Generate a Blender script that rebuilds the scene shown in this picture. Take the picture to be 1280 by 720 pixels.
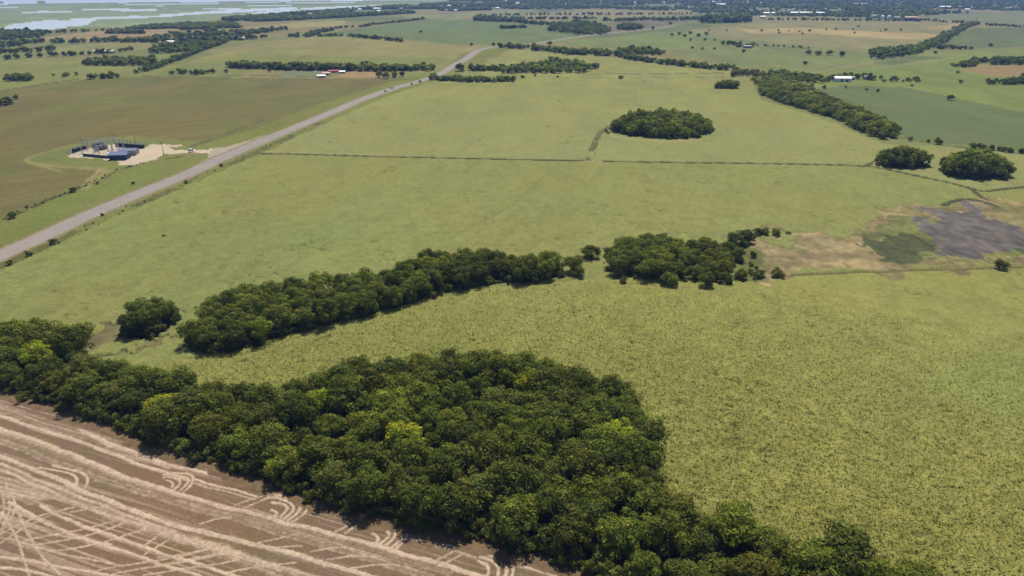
import bpy, math, random
import numpy as np
random.seed(7); RNG = np.random.default_rng(11)
for o in list(bpy.data.objects): bpy.data.objects.remove(o)
S = bpy.context.scene; COL = S.collection; R = math.radians

# ------------------------------------------------------------------ camera, sky, sun, exposure
CAM_H = 100.0; F = 880.0; PITCH = math.atan(385.0 / F)
cam = bpy.data.cameras.new('camera'); cam.sensor_width = 36; cam.lens = 36 * F / 1280
cam.clip_start = 0.5; cam.clip_end = 60000
camo = bpy.data.objects.new('camera', cam); COL.objects.link(camo)
camo.location = (0, 0, CAM_H); camo.rotation_euler = (math.pi / 2 - PITCH, 0, 0)
S.camera = camo
SUN_EL, SUN_AZ = 60.0, 10.0            # azimuth clockwise from +Y (straight ahead)
W = bpy.data.worlds.new('World'); S.world = W; W.use_nodes = True
nt = W.node_tree; bg = nt.nodes['Background']
sky = nt.nodes.new('ShaderNodeTexSky'); sky.sky_type = 'NISHITA'; sky.sun_disc = False
sky.sun_elevation = R(SUN_EL); sky.sun_rotation = R(SUN_AZ)
nt.links.new(sky.outputs[0], bg.inputs[0]); bg.inputs[1].default_value = 0.07
sd = bpy.data.lights.new('sun', 'SUN'); sd.energy = 4.9; sd.angle = R(0.5); sd.color = (1.0, 0.95, 0.87)
so = bpy.data.objects.new('sun', sd); COL.objects.link(so); so.location = (0, 0, 300)
so.rotation_euler = (R(90 - SUN_EL), 0, math.pi - R(SUN_AZ))
S.view_settings.view_transform = 'Standard'; S.view_settings.look = 'None'
S.view_settings.exposure = 0.5; S.view_settings.gamma = 1
S.render.engine = 'CYCLES'
S.cycles.max_bounces = 5; S.cycles.diffuse_bounces = 2; S.cycles.transparent_max_bounces = 4
S.cycles.volume_bounces = 0

# ------------------------------------------------------------------ helpers
cp, sp = math.cos(PITCH), math.sin(PITCH)
def P(u, v):
    """ground point seen at photo pixel (u, v), arrays allowed"""
    u = np.asarray(u, float); v = np.asarray(v, float)
    x = u - 640; y = F * cp + (360 - v) * sp; z = -F * sp + (360 - v) * cp
    t = CAM_H / -z
    return x * t, y * t
def UV(x, y):
    d = y * cp + CAM_H * sp
    d = np.where(d < 1e-3, 1e-3, d)
    return 640 + F * x / d, 360 - F * (y * sp - CAM_H * cp) / d
def lin(c):
    c = np.asarray(c, float) / 255
    return np.where(c <= .04045, c / 12.92, ((c + .055) / 1.055) ** 2.4)
KK = 2.0
def alb(r, g, b): return lin((r, g, b)) / KK * np.array([1.03, 1.0, .80])
def albn(r, g, b): return lin((r, g, b)) / KK
def h2(ix, iy, s):
    n = (ix.astype(np.int64) * 374761393 + iy.astype(np.int64) * 668265263 + s * 974711) & 0xffffffff
    n = ((n ^ (n >> 13)) * 1274126177) & 0xffffffff
    n = (n ^ (n >> 16)) & 0xffffffff
    return n / 4294967295.0
def vn(x, y, s=0):
    xi = np.floor(x); yi = np.floor(y); fx = x - xi; fy = y - yi
    fx = fx * fx * (3 - 2 * fx); fy = fy * fy * (3 - 2 * fy)
    a = h2(xi, yi, s); b = h2(xi + 1, yi, s); c = h2(xi, yi + 1, s); d = h2(xi + 1, yi + 1, s)
    return (a + (b - a) * fx) * (1 - fy) + (c + (d - c) * fx) * fy
def fbm(x, y, s=0, o=3):
    t = 0; a = .5; w = 0
    for i in range(o):
        t = t + a * vn(x * 2 ** i, y * 2 ** i, s + i * 17); w += a; a *= .5
    return t / w
def inpoly(u, v, poly):
    p = np.asarray(poly, float); inside = np.zeros(u.shape, bool)
    m = (u >= p[:, 0].min()) & (u <= p[:, 0].max()) & (v >= p[:, 1].min()) & (v <= p[:, 1].max())
    uu = u[m]; vv = v[m]; r = np.zeros(uu.shape, bool); j = len(p) - 1
    for i in range(len(p)):
        (x1, y1), (x2, y2) = p[i], p[j]
        if y1 != y2:
            r ^= ((y1 > vv) != (y2 > vv)) & (uu < (x2 - x1) * (vv - y1) / (y2 - y1) + x1)
        j = i
    inside[m] = r
    return inside
def resample(pts, step):
    p = np.asarray(pts, float); out = []
    for a, b in zip(p[:-1], p[1:]):
        n = max(1, int(np.hypot(*(b - a)) / step)); 
        for k in range(n): out.append(a + (b - a) * k / n)
    out.append(p[-1]); return np.array(out)
def smooth(pts, it=2):
    p = np.asarray(pts, float)
    for _ in range(it):
        q = [p[0]]
        for a, b in zip(p[:-1], p[1:]): q += [a * .75 + b * .25, a * .25 + b * .75]
        q.append(p[-1]); p = np.array(q)
    return p
def world(pts): x, y = P([p[0] for p in pts], [p[1] for p in pts]); return np.stack([x, y], 1)
def linedist(x, y, pts, maxd):
    """distance in metres from points to a world polyline (only within maxd)"""
    d = np.full(x.shape, 1e9)
    for a, b in zip(pts[:-1], pts[1:]):
        lo = np.minimum(a, b) - maxd; hi = np.maximum(a, b) + maxd
        m = (x > lo[0]) & (x < hi[0]) & (y > lo[1]) & (y < hi[1])
        if not m.any(): continue
        ab = b - a; L = (ab ** 2).sum() + 1e-9
        t = np.clip(((x[m] - a[0]) * ab[0] + (y[m] - a[1]) * ab[1]) / L, 0, 1)
        d[m] = np.minimum(d[m], np.hypot(x[m] - a[0] - t * ab[0], y[m] - a[1] - t * ab[1]))
    return d
def tag(o, label=None, cat=None, group=None, kind=None):
    for k, v in (('label', label), ('category', cat), ('group', group), ('kind', kind)):
        if v: o[k] = v
    return o

# ------------------------------------------------------------------ materials
def base_mat(name):
    m = bpy.data.materials.new(name); m.use_nodes = True
    n = m.node_tree.nodes; b = n['Principled BSDF']; b.inputs['Specular IOR Level'].default_value = .15
    b.inputs['Roughness'].default_value = .9
    return m, n, m.node_tree.links, b
def ground_mat(name, fine, amp, bump, bscale, rough=.95):
    m, n, l, b = base_mat(name)
    at = n.new('ShaderNodeAttribute'); at.attribute_name = 'Col'
    tc = n.new('ShaderNodeTexCoord')
    t1 = n.new('ShaderNodeTexNoise'); t1.inputs['Scale'].default_value = fine; t1.inputs['Detail'].default_value = 4; t1.inputs['Roughness'].default_value = .65
    l.new(tc.outputs['Object'], t1.inputs['Vector'])
    mr = n.new('ShaderNodeMapRange'); mr.inputs[1].default_value = .3; mr.inputs[2].default_value = .7
    mr.inputs[3].default_value = 1 - amp; mr.inputs[4].default_value = 1 + amp
    l.new(t1.outputs['Fac'], mr.inputs[0])
    mx = n.new('ShaderNodeVectorMath'); mx.operation = 'SCALE'
    l.new(at.outputs['Color'], mx.inputs[0]); l.new(mr.outputs[0], mx.inputs['Scale'])
    l.new(mx.outputs[0], b.inputs['Base Color'])
    b.inputs['Roughness'].default_value = rough
    if bump:
        t2 = n.new('ShaderNodeTexNoise'); t2.inputs['Scale'].default_value = bscale; t2.inputs['Detail'].default_value = 3
        l.new(tc.outputs['Object'], t2.inputs['Vector'])
        bp = n.new('ShaderNodeBump'); bp.inputs['Distance'].default_value = bump
        l.new(t2.outputs['Fac'], bp.inputs['Height']); l.new(bp.outputs[0], b.inputs['Normal'])
    return m
GM = {
 'grass': ground_mat('meadow_grass', .35, .18, .25, 1.2),
 'crop': ground_mat('crop_canopy', .8, .16, .35, 1.6),
 'soil': ground_mat('stubble_soil', 2.2, .14, .06, 4.0),
 'road': ground_mat('road_surface', .6, .07, .01, 6.0),
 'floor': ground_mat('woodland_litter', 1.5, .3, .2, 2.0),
 'far': ground_mat('far_field_surface', .06, .10, 0, 1),
}
wm, wn, wl, wb = base_mat('estuary_water')
wb.inputs['Base Color'].default_value = (.34, .37, .40, 1); wb.inputs['Roughness'].default_value = .28
wb.inputs['Specular IOR Level'].default_value = .6
GM['water'] = wm
def plain(name, c, rough=.7, metal=0, noise=.12, scale=1.5):
    m, n, l, b = base_mat(name)
    t = n.new('ShaderNodeTexNoise'); t.inputs['Scale'].default_value = scale; t.inputs['Detail'].default_value = 4
    tc = n.new('ShaderNodeTexCoord'); l.new(tc.outputs['Object'], t.inputs['Vector'])
    r = n.new('ShaderNodeMix'); r.data_type = 'RGBA'
    r.inputs[6].default_value = (*[x * (1 - noise) for x in c], 1); r.inputs[7].default_value = (*[min(1, x * (1 + noise)) for x in c], 1)
    l.new(t.outputs['Fac'], r.inputs[0]); l.new(r.outputs[2], b.inputs['Base Color'])
    b.inputs['Roughness'].default_value = rough; b.inputs['Metallic'].default_value = metal
    return m
def leaf_mat():
    m, n, l, b = base_mat('foliage')
    at = n.new('ShaderNodeAttribute'); at.attribute_name = 'Col'
    oi = n.new('ShaderNodeObjectInfo')
    mx = n.new('ShaderNodeMix'); mx.data_type = 'RGBA'; mx.blend_type = 'MULTIPLY'; mx.inputs[0].default_value = 1
    l.new(at.outputs['Color'], mx.inputs[6]); l.new(oi.outputs['Color'], mx.inputs[7])
    l.new(mx.outputs[2], b.inputs['Base Color'])
    b.inputs['Roughness'].default_value = .8; b.inputs['Specular IOR Level'].default_value = .1
    tr = n.new('ShaderNodeBsdfTranslucent'); ms = n.new('ShaderNodeMixShader'); ms.inputs[0].default_value = .3
    sc = n.new('ShaderNodeVectorMath'); sc.operation = 'MULTIPLY'; sc.inputs[1].default_value = (1.3, 1.5, .7)
    l.new(mx.outputs[2], sc.inputs[0]); l.new(sc.outputs[0], tr.inputs[0])
    l.new(b.outputs[0], ms.inputs[1]); l.new(tr.outputs[0], ms.inputs[2])
    l.new(ms.outputs[0], n['Material Output'].inputs['Surface'])
    return m
LEAF = leaf_mat()
BARK = plain('bark', (.09, .075, .06))

# ------------------------------------------------------------------ outlines of the place, traced as ground points
WOOD = [(-160,420),(-60,425),(0,430),(60,424),(98,438),(116,466),(200,486),(300,505),(350,503),(400,487),(440,478),(520,464),(600,461),(680,470),(742,484),(788,507),(810,545),(816,600),(822,640),(862,670),(920,677),(1000,704),(1100,730),(1180,752),(1150,800),(900,768),(790,731),(700,698),(600,670),(500,646),(400,620),(300,585),(240,567),(150,529),(60,498),(0,481),(-60,465),(-160,440)]
STRIP = [(241,427),(262,404),(282,388),(330,378),(400,368),(480,355),(550,331),(600,334),(650,338),(694,336),(702,346),(664,353),(624,354),(562,365),(502,383),(460,395),(410,407),(360,419),(300,438),(257,442),(240,436)]
CLUMP = [(154,416),(168,402),(198,392),(222,391),(225,400),(205,413),(182,424),(160,425)]
RCOPSE = [(765,339),(768,322),(798,314),(850,314),(880,310),(912,313),(926,328),(908,344),(880,351),(840,353),(800,349),(768,348)]
ROAD = [(-260,430),(-60,346),(0,320),(50,298),(100,274),(160,248),(233,219),(270,201),(320,180),(400,147),(470,117),(525,101.5),(545,95.5),(557,89),(566,82),(583,74),(592,66),(603,61),(620,58.5),(650,57),(673,54),(696,50),(727,45.5),(765,41),(798,38),(817,36),(842,32)]
DITCH = [(325,192),(400,194),(480,196.5),(600,199),(735,202),(860,204),(960,205),(1083,207.5),(1115,213.5),(1148,221),(1184,228),(1213,236),(1231,240.7),(1249,237),(1280,234.5),(1400,225)]
# region: (name, label, surface, sRGB as seen in sun, colour jitter, polygon)
REG = []
def reg(*a): REG.append(a)
reg('marsh', 'pale grey green tidal marsh along the estuary', 'far', (138,152,134), .10, [(-900,120),(-300,56),(0,40),(60,36),(110,34),(200,33),(290,22),(380,15),(475,8),(560,2),(700,-8),(700,-30),(-3000,-30),(-3000,120)])
reg('water', 'broad pale channel of estuary water along the shore', 'water', (200,210,220), 0, [(-300,50),(-100,42),(0,38),(15,29),(60,25),(110,22),(200,18),(260,14),(300,11),(370,9),(372,11),(300,15),(260,17),(200,21),(120,24),(105,31),(70,36),(30,37),(0,40),(-100,48)])
reg('water', 'bright narrow tidal channel in front of the shoreline trees', 'water', (200,210,220), 0, [(286,21),(330,14),(400,8.5),(480,6),(482,7.8),(400,12.5),(330,18)])
reg('water', 'thin pale water streak in the middle of the marsh', 'water', (200,210,220), 0, [(28,14.5),(130,10.5),(195,11),(195,13),(130,14),(28,15.8)])
reg('water', 'short pale pool at the far left of the marsh', 'water', (200,210,220), 0, [(-40,5),(-10,3),(25,2.6),(24,4),(-10,5)])
reg('water', 'open water beyond the marsh at the top of the view', 'water', (200,210,220), 0, [(-3000,1.0),(200,.8),(400,-.5),(560,-1.5),(700,-4),(700,-30),(-3000,-30)])
reg('field', 'pinkish brown bare field by the marsh', 'far', (158,138,118), .06, [(45,50),(60,45),(130,38.5),(200,35.5),(222,36),(222,41),(190,44),(135,51),(85,53)])
reg('field', 'small olive field between dark tree belts at left', 'far', (140,142,98), .06, [(60,60),(130,53),(192,54),(192,60),(115,68),(62,66)])
reg('field', 'light yellow green pasture behind the brown field', 'far', (134,138,84), .08, [(-300,118),(0,79),(60,72),(105,71),(106,82),(200,83),(232,80),(190,94),(95,97),(0,113),(-300,150)])
reg('field', 'long tan green field above the dark tree belt', 'far', (146,142,98), .06, [(270,62),(320,52),(395,47),(430,46),(500,51),(560,56),(600,62),(575,82),(530,84),(400,82),(300,76),(235,78)])
reg('field', 'green lower band of the tan field', 'far', (132,138,78), .05, [(240,76),(300,68),(420,70),(540,72),(580,76),(560,84),(400,83),(300,78)])
reg('field', 'smooth mid green field with one lone tree', 'far', (110,126,82), .06, [(395,46),(440,37),(505,27),(600,24),(680,33),(720,40),(720,47),(660,54),(612,57),(560,55),(500,49),(430,43)])
reg('field', 'pale stubble patch beside the coastal trees', 'far', (160,152,112), .06, [(300,36),(380,27),(430,26),(430,31),(380,34),(320,38)])
reg('field', 'yellow green field between the road bend and hedges', 'far', (144,146,96), .05, [(588,82),(600,66),(625,61),(670,62),(740,70),(840,78),(935,90),(935,97),(760,98),(640,98),(610,96)])
reg('field', 'bright green field right of the curving road', 'far', (122,136,80), .05, [(735,50),(820,40),(870,40),(930,52),(880,58),(820,62),(760,60),(700,56)])
reg('field', 'purplish brown ploughed field before the far wood', 'far', (118,112,100), .05, [(742,32),(775,26),(840,24),(858,28),(838,33),(800,38),(745,42)])
reg('field', 'wide dull tan field in front of the town', 'far', (140,136,102), .08, [(860,38),(930,30),(1000,24),(1130,26),(1203,29),(1205,35),(1150,55),(1060,62),(960,52),(900,48)])
reg('field', 'long straw coloured strip across the tan field', 'far', (176,158,124), .06, [(925,37),(1000,34.5),(1100,40),(1200,44),(1170,50),(1090,47),(1000,41.5),(940,42)])
reg('field', 'straw coloured corner by the far end of the diagonal wood', 'far', (172,156,122), .06, [(1150,33),(1203,30),(1195,36),(1170,37)])
reg('field', 'mid green grazing field with scattered trees', 'far', (122,132,86), .07, [(880,58),(960,52),(1060,62),(1090,72),(1060,90),(1000,92),(960,88),(870,76),(840,68)])
reg('field', 'light green meadow around the white shed', 'far', (122,136,74), .07, [(1010,108),(1020,92),(1100,82),(1170,74),(1230,64),(1280,60),(1700,55),(1700,200),(1280,140),(1130,109),(1060,106)])
reg('field', 'large dull green field behind the two round copses', 'grass', (102,117,78), .07, [(1010,112),(1060,107),(1130,109),(1280,141),(1600,195),(1600,232),(1280,188),(1160,177),(1128,170),(1110,152),(1060,130)])
reg('field', 'small reddish brown field at the right edge', 'far', (152,130,100), .04, [(1197,88),(1226,80),(1330,84),(1310,100),(1245,96)])
reg('field', 'greyish green field right of the diagonal wood', 'far', (104,116,76), .06, [(1165,58),(1213,36),(1280,33),(1600,30),(1600,58),(1280,58),(1200,60)])
reg('field', 'far green field below the town at right', 'far', (122,130,98), .05, [(1150,20),(1280,14),(1600,10),(1600,28),(1280,32),(1215,28),(1150,24)])
reg('field', 'faint tan field among the far tree belts', 'far', (146,138,110), .05, [(650,17),(740,12),(860,13),(870,18),(760,22),(660,23)])
reg('field', 'pale green field left of the far dark wood', 'far', (136,142,108), .05, [(560,18),(600,13),(650,14),(640,19),(580,21),(520,24),(500,20)])
reg('pasture_field', 'big brown olive field left of the road', 'grass', (119,112,70), .07, [(-900,420),(-500,240),(0,115),(60,104),(120,98),(200,96),(330,99),(500,99),(400,130),(320,160),(245,183),(200,190),(150,204),(110,226),(60,249),(0,272),(-200,360)])
reg('verge', 'green grass verge beside the road', 'grass', (122,128,66), .12, [(-300,420),(-200,360),(0,272),(60,249),(110,226),(150,204),(200,190),(245,183),(320,160),(400,130),(500,99),(545,88),(560,80),(600,58),(640,58),(640,62),(560,99),(330,192),(180,256),(60,310),(0,337),(-250,450)])
reg('crop_field', 'far part of the yellow green crop around the round copse', 'crop', (147,150,100), .05, [(330,191),(400,158),(480,122),(545,100.5),(640,98),(940,98),(950,125),(1010,143),(1060,162),(1110,182),(1180,184),(1280,194),(1700,240),(1700,262),(1280,234),(1249,237),(1231,241),(1184,228),(1115,213.5),(1083,207.5),(960,205),(735,202),(480,196.5)])
reg('crop_field', 'middle yellow green crop between the ditch and the tree strip', 'crop', (141,145,88), .06, [(-600,560),(-250,450),(0,337),(60,310),(180,256),(325,193),(480,196.5),(735,202),(960,205),(1083,207.5),(1115,213.5),(1184,228),(1231,241),(1280,234.5),(1700,262),(1700,350),(1280,338),(960,345),(800,352),(730,348),(560,366),(400,410),(250,450),(120,470),(-160,440)])
reg('crop_field', 'near yellow green crop with lumpy canopy at right', 'crop', (149,151,86), .05, [(1700,348),(1280,338),(960,345),(800,352),(730,348),(560,366),(400,410),(250,450),(120,470),(300,505),(500,640),(790,726),(1000,850),(2600,1800),(2600,600)])
reg('grass_strip', 'smooth bright green grass strip along the wood edge', 'grass', (138,143,68), .08, [(808,560),(822,590),(842,622),(875,648),(960,672),(940,680),(860,668),(820,640),(808,605)])
reg('wetland', 'pale brown dried wetland beside the small trees', 'grass', (150,134,104), .14, [(925,305),(960,296),(1000,293),(1060,284),(1120,264),(1190,250),(1240,252),(1300,262),(1500,290),(1500,345),(1280,336),(1100,340),(1000,345),(940,346)])
reg('wetland', 'green rough grass in the dried wetland', 'grass', (120,124,76), .14, [(1062,288),(1110,279),(1150,272),(1145,285),(1160,300),(1180,320),(1230,324),(1270,312),(1500,312),(1500,332),(1280,330),(1180,332),(1130,328),(1098,312)])
reg('reed_bed', 'dark green reed bed in the wetland', 'grass', (82,88,58), .12, [(1058,294),(1100,290),(1140,295),(1177,311),(1174,323),(1150,327),(1120,324),(1098,310)])
reg('reed_bed', 'dark green reeds at the right edge of the mud', 'grass', (82,98,62), .10, [(1262,318),(1272,310),(1320,306),(1320,324),(1275,324)])
reg('mud_flat', 'purplish grey dried mud in the wetland hollow', 'soil', (108,102,100), .10, [(1142,278),(1172,262),(1198,252),(1222,256),(1240,272),(1275,284),(1320,292),(1320,304),(1262,314),(1240,320),(1205,326),(1185,326),(1176,311),(1150,296)])
reg('bare_patch', 'pinkish bare soil patch left of the tree clump', 'soil', (124,114,74), .12, [(103,414),(150,410),(160,427),(188,433),(232,407),(246,400),(240,412),(205,433),(160,437),(120,433)])
reg('grass_strip', 'green unploughed grass around the power station yard', 'grass', (122,128,72), .10, [(30,203),(40,195),(80,183),(130,172),(165,170),(240,176),(265,183),(262,196),(200,210),(160,215),(130,228),(135,212),(90,209)])
reg('gravel_yard', 'pale pinkish gravel yard of the power station', 'road', (206,190,176), .08, [(84,194),(92,191),(128,181),(150,179.5),(183,184),(190,181),(193,179.8),(224,181),(224,184),(205,184.5),(222,187),(264,187),(290,183),(285,189),(262,192),(222,191.5),(205,193),(196,199),(170,206),(150,207),(150,200),(128,199),(104,196.5),(86,198)])
reg('gravel_yard', 'worn gravel apron where the lane joins the road', 'road', (176,164,148), .08, [(262,188),(300,179),(335,168),(330,180),(290,198),(240,214),(230,215),(255,200),(264,192)])
reg('yard', 'grey green sports yard by the red roofed sheds', 'far', (132,138,122), .04, [(340,96),(366,88),(412,88),(398,96.5)])
reg('yard', 'tan bare plot right of the red roofed sheds', 'far', (166,144,124), .05, [(416,97),(436,87.5),(482,88),(474,97)])
reg('stubble_field', 'brown harvested field with looping pale straw tracks', 'soil', (132,107,82), .06, [(-900,480),(-160,436),(-60,458),(0,474),(60,490),(150,518),(235,556),(300,574),(400,610),(500,636),(600,660),(740,700),(900,772),(1200,880),(2600,1800),(2600,9000),(-3000,9000),(-3000,600)])
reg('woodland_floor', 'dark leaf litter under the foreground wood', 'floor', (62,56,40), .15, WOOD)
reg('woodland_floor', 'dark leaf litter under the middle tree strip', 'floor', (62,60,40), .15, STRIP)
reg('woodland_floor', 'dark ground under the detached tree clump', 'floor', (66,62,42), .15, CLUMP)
reg('rough_ground', 'rough green ground under the right copse', 'grass', (104,108,60), .15, [(762,350),(765,325),(800,312),(850,312),(900,305),(935,300),(940,330),(935,348),(900,356),(860,358),(800,350)])

# ------------------------------------------------------------------ the ground: one fan-shaped sheet, split along its cells into named surfaces
def build_ground():
    az_d = np.arange(-47, 47.001, .078); az_c = np.arange(-180, -47, 3.5)
    az = np.radians(np.concatenate([az_c, az_d, -az_c[::-1]]))
    vs = np.concatenate([np.arange(-18, 0, 3), np.arange(0, 745, 1.0)])
    dep = np.arctan((vs + 25 * 0) / 1.0 * 0 + 0) if False else PITCH + np.arctan((vs - 360) / F)
    D = np.concatenate([CAM_H / np.tan(dep), np.linspace(CAM_H / np.tan(dep[-1]) - 4, 1, 18)])
    A, DD = np.meshgrid(az, D)
    x = (DD * np.sin(A)).ravel(); y = (DD * np.cos(A)).ravel(); dist = DD.ravel()
    amp = np.clip(dist / 130, .5, 14)
    sc = np.clip(dist / 60, 2, 60)
    lodw = 2 ** np.round(np.log2(sc))
    wx = x + (fbm(x / 7, y / 7, 3) - .5) * np.clip(amp, 0, 4) * 1.6 + (vn(x / 1.3, y / 1.3, 5) - .5) * .8
    wy = y + (fbm(x / 7, y / 7, 4) - .5) * np.clip(amp, 0, 4) * 2.2 + (vn(x / 1.3, y / 1.3, 6) - .5) * .8
    far = dist > 1000
    wx = np.where(far, x + (fbm(x / 40, y / 60, 3) - .5) * 24, wx); wy = np.where(far, y + (fbm(x / 60, y / 60, 4) - .5) * 34, wy)
    u, v = UV(wx, wy)
    behind = y < 5
    u = np.where(behind, 9e5, u); v = np.where(behind, 9e5, v)
    N = len(x); cls = np.zeros(N, np.int32); col = np.tile(alb(126, 132, 86), (N, 1)); jit = np.full(N, .12)
    names = [('ground', 'olive grassland reaching to the horizon', 'grass')]
    ww = np.clip(dist / 130, .3, 3)
    u2, v2 = UV(wx + (fbm(x / 14, y / 20, 201, 4) - .5) * 26, wy + (fbm(x / 14, y / 20, 202, 4) - .5) * 44)
    u2 = u2 + (vn(x / 1.6, y / 2.4, 203) - .5) * 14; v2 = v2 + (vn(x / 1.6, y / 2.4, 204) - .5) * 6
    soft = ('wetland', 'mud_flat', 'reed_bed', 'bare_patch', 'rough_ground')
    for (nm, lb, mk, c, j, poly) in REG:
        m = inpoly(u2, v2, poly) if nm in soft else inpoly(u, v, poly)
        if nm in ('bare_patch', 'rough_ground'): m &= (u > 90)
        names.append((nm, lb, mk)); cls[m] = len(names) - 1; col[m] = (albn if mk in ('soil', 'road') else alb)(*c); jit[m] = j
    idx = {lb: i for i, (n_, lb, k) in enumerate(names)}
    isname = lambda s: np.isin(cls, [i for i, n_ in enumerate(names) if n_[0] == s])
    crop = isname('crop_field'); stub = isname('stubble_field')
    # -- far land: irregular patchwork of browns and greens
    g = cls == 0
    pt = vn(x / 190 + .4 * vn(x / 90, y / 90, 8), y / 300, 21); 
    col[g] = np.where((pt[g] > .62)[:, None], alb(140, 132, 98), col[g]); col[g] = np.where((pt[g] < .3)[:, None], alb(104, 116, 78), col[g])
    # -- broad tonal variation of every surface
    n1 = fbm(x / 60, y / 90, 30, 4) - .5; n2 = fbm(x / 9, y / 14, 31, 3) - .5; n3 = fbm(x / 250, y / 350, 33, 3) - .5
    fac = 1 + jit * (2.0 * n1 + 1.5 * n2 * np.clip(500 / dist, 0.2, 1) + 1.6 * n3)
    col = col * np.clip(fac, .5, 1.6)[:, None]
    # -- hue drift
    hn = fbm(x / 35, y / 55, 40, 3) - .5
    col[:, 0] *= 1 + .14 * hn * (cls != 0) ; col[:, 2] *= 1 - .14 * hn
    fr = np.clip((dist - 350) / 500, 0, 1); lf = (cls != 0) | (dist < 2500); col[:, 2] *= 1 - .30 * np.clip((dist - 250) / 500, 0, 1) * lf; col *= (1 - .05 * fr)[:, None]; n5 = fbm(x / 32, y / 70, 35, 4) - .5; n6 = fbm(x / 14, y / 26, 36, 3) - .5
    col *= (1 + fr * (.42 * n5 + .26 * n6) * (cls != 0) + fr * .5 * n5 * (cls == 0))[:, None]
    # -- pasture: mown swathes along the road
    m = isname('pasture_field'); a = R(37)
    s = x * math.cos(a) + y * math.sin(a); t = -x * math.sin(a) + y * math.cos(a)
    sw = fbm(s / 120, t / 5, 50, 3) - .5
    col[m] *= (1 + .28 * sw[m])[:, None]
    gm = m & (fbm(x / 90, y / 160, 52, 3) > .54); col[gm] = col[gm] * np.array([.93, 1.03, .92])
    # -- crop canopy colour
    tl = fbm(x / 3.2, y / 3.2, 60, 3) - .5; tb = fbm(x / 28, y / 40, 61, 3)
    near = np.clip(1.4 - dist / 520, .3, 1)
    col[crop] *= (1 + .34 * tl * near + .20 * (fbm(x / 1.8, y / 3.6, 62, 2) - .5) * np.clip(dist / 250 - .4, 0, 1) * near)[crop][:, None]
    fk = np.clip((fbm(x / 5, y / 9, 63, 4) - .62) * 9, 0, .10) * np.clip(dist / 200 - .4, 0, 1); col[crop] *= (1 - fk * near)[crop][:, None]
    gr = crop & (tb > .56); k = np.clip((tb - .56) * 6, 0, 1)
    col[gr] *= (1 - k[gr][:, None] * np.array([.05, .01, .03]))
    z = np.zeros(N)
    # crop rows, faint lines running away
    sp = vn(x / .45, y / .45, 172) - .5; col[crop] *= (1 + .36 * sp * np.clip(1.3 - dist / 260, 0, 1))[crop][:, None]
    rows = fbm((x * .94 - y * .35) / 2.2, (x * .35 + y * .94) / 30, 66, 2) - .5
    col[crop] *= (1 + .10 * rows * near)[crop][:, None]
    # real canopy relief, gaps down between plants
    qx = x + 1.1 * (vn(x / 1.9, y / 1.9, 170) - .5); qy = y + 1.1 * (vn(x / 1.9, y / 1.9, 171) - .5)
    c1 = 1 - np.abs(2 * vn(qx / 1.7, qy / 1.7, 71) - 1) ** .8; c2 = 1 - np.abs(2 * vn(qx / .8, qy / .8, 72) - 1)
    big = fbm(x / 11, y / 16, 73, 3); gapf = np.clip((big - .54) * 5, 0, 1)
    gap = np.clip((vn(x / 1.7, y / 1.2, 74) - .70) * 7, 0, 1) * (.25 + .75 * gapf)
    fade = np.clip((330 - dist) / 160, 0, 1)
    af = np.clip(1.25 - dist / 260, .35, 1); zc = .6 + (c1 - .5) * .72 * af + (c2 - .5) * .36 * af - gap * (.35 + .5 * gapf)
    zc = np.maximum(zc, .0)
    z[crop] = (.4 * (1 - fade) + zc * fade)[crop]
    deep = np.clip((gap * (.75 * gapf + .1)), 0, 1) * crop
    col = col * (1 - .42 * deep[:, None])         # colour darkened evenly where the canopy gaps dip
    # -- stubble tracks: straw laid by the combine, traced on the ground
    T = []
    def tr(pts, w, s=1.0): T.append((pts, w, s))
    tr([(-60,500),(0,520),(37,533),(75,544),(120,559),(169,580),(212,592),(232,600)], .8)
    tr([(-60,488),(0,510),(40,524),(80,537),(120,548),(160,563),(190,574)], 2.4, .75)
    tr([(100,538),(150,559),(187,572),(212,582),(240,588),(262,594),(294,601),(322,609),(350,616),(376,620),(406,627),(440,637),(470,646),(515,657),(570,675),(600,685),(645,695),(695,707),(730,720),(800,745)], .75)
    tr([(112,545),(150,562.5),(187,575.5),(212,586)], .6, .8)
    tr([(-60,515),(0,537),(37,548),(75,561),(112,578),(150,594),(187,606),(225,619),(247,624),(279,635),(312,641),(350,652),(387,661),(425,671),(470,682),(532,700),(595,720),(700,750)], .9)
    tr([(-60,520),(0,541),(37,552),(75,565),(112,582),(150,597),(187,609.5),(225,622)], .5, .6)
    tr([(-60,528),(0,552),(28,561),(56,574),(84,582),(112,595),(150,606),(197,621),(247,639),(279,643),(331,661),(359,669),(406,682),(470,700),(540,722)], 1.2)
    tr([(-60,520),(0,546),(50,565),(90,580),(130,597),(180,614),(230,629),(270,640)], 3.0, .42)
    tr([(225,630),(260,640),(300,648),(331,655),(380,668),(430,680),(480,692),(560,715)], 1.6, .7)
    tr([(-60,550),(0,571),(37,584),(75,600),(94,610),(131,624),(169,641),(206,654),(240,662),(275,671),(320,682),(359,690),(406,705),(440,714),(480,726)], .9)
    tr([(0,580),(30,592),(60,606),(90,617),(125,631),(160,646),(200,660),(247,677),(294,690),(331,705),(369,714),(400,724)], 1.3, .9)
    tr([(0,588),(40,604),(80,622),(120,640),(160,652),(210,668),(260,684),(310,700),(350,713)], .7, .8)
    tr([(11,618),(62,617),(112,630),(150,648),(187,660),(225,671),(284,690),(340,712),(380,728)], 2.6, .75)
    tr([(-60,590),(0,600),(30,608),(60,616)], 2.8, .7)
    tr([(-40,612),(0,612),(25,616),(50,622)], 3.4, .9)
    tr([(66,582),(84,586),(101,591),(111,599),(107,610)], .5); tr([(50,584),(70,588),(88,592),(96,599),(94,607)], .45)
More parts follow.
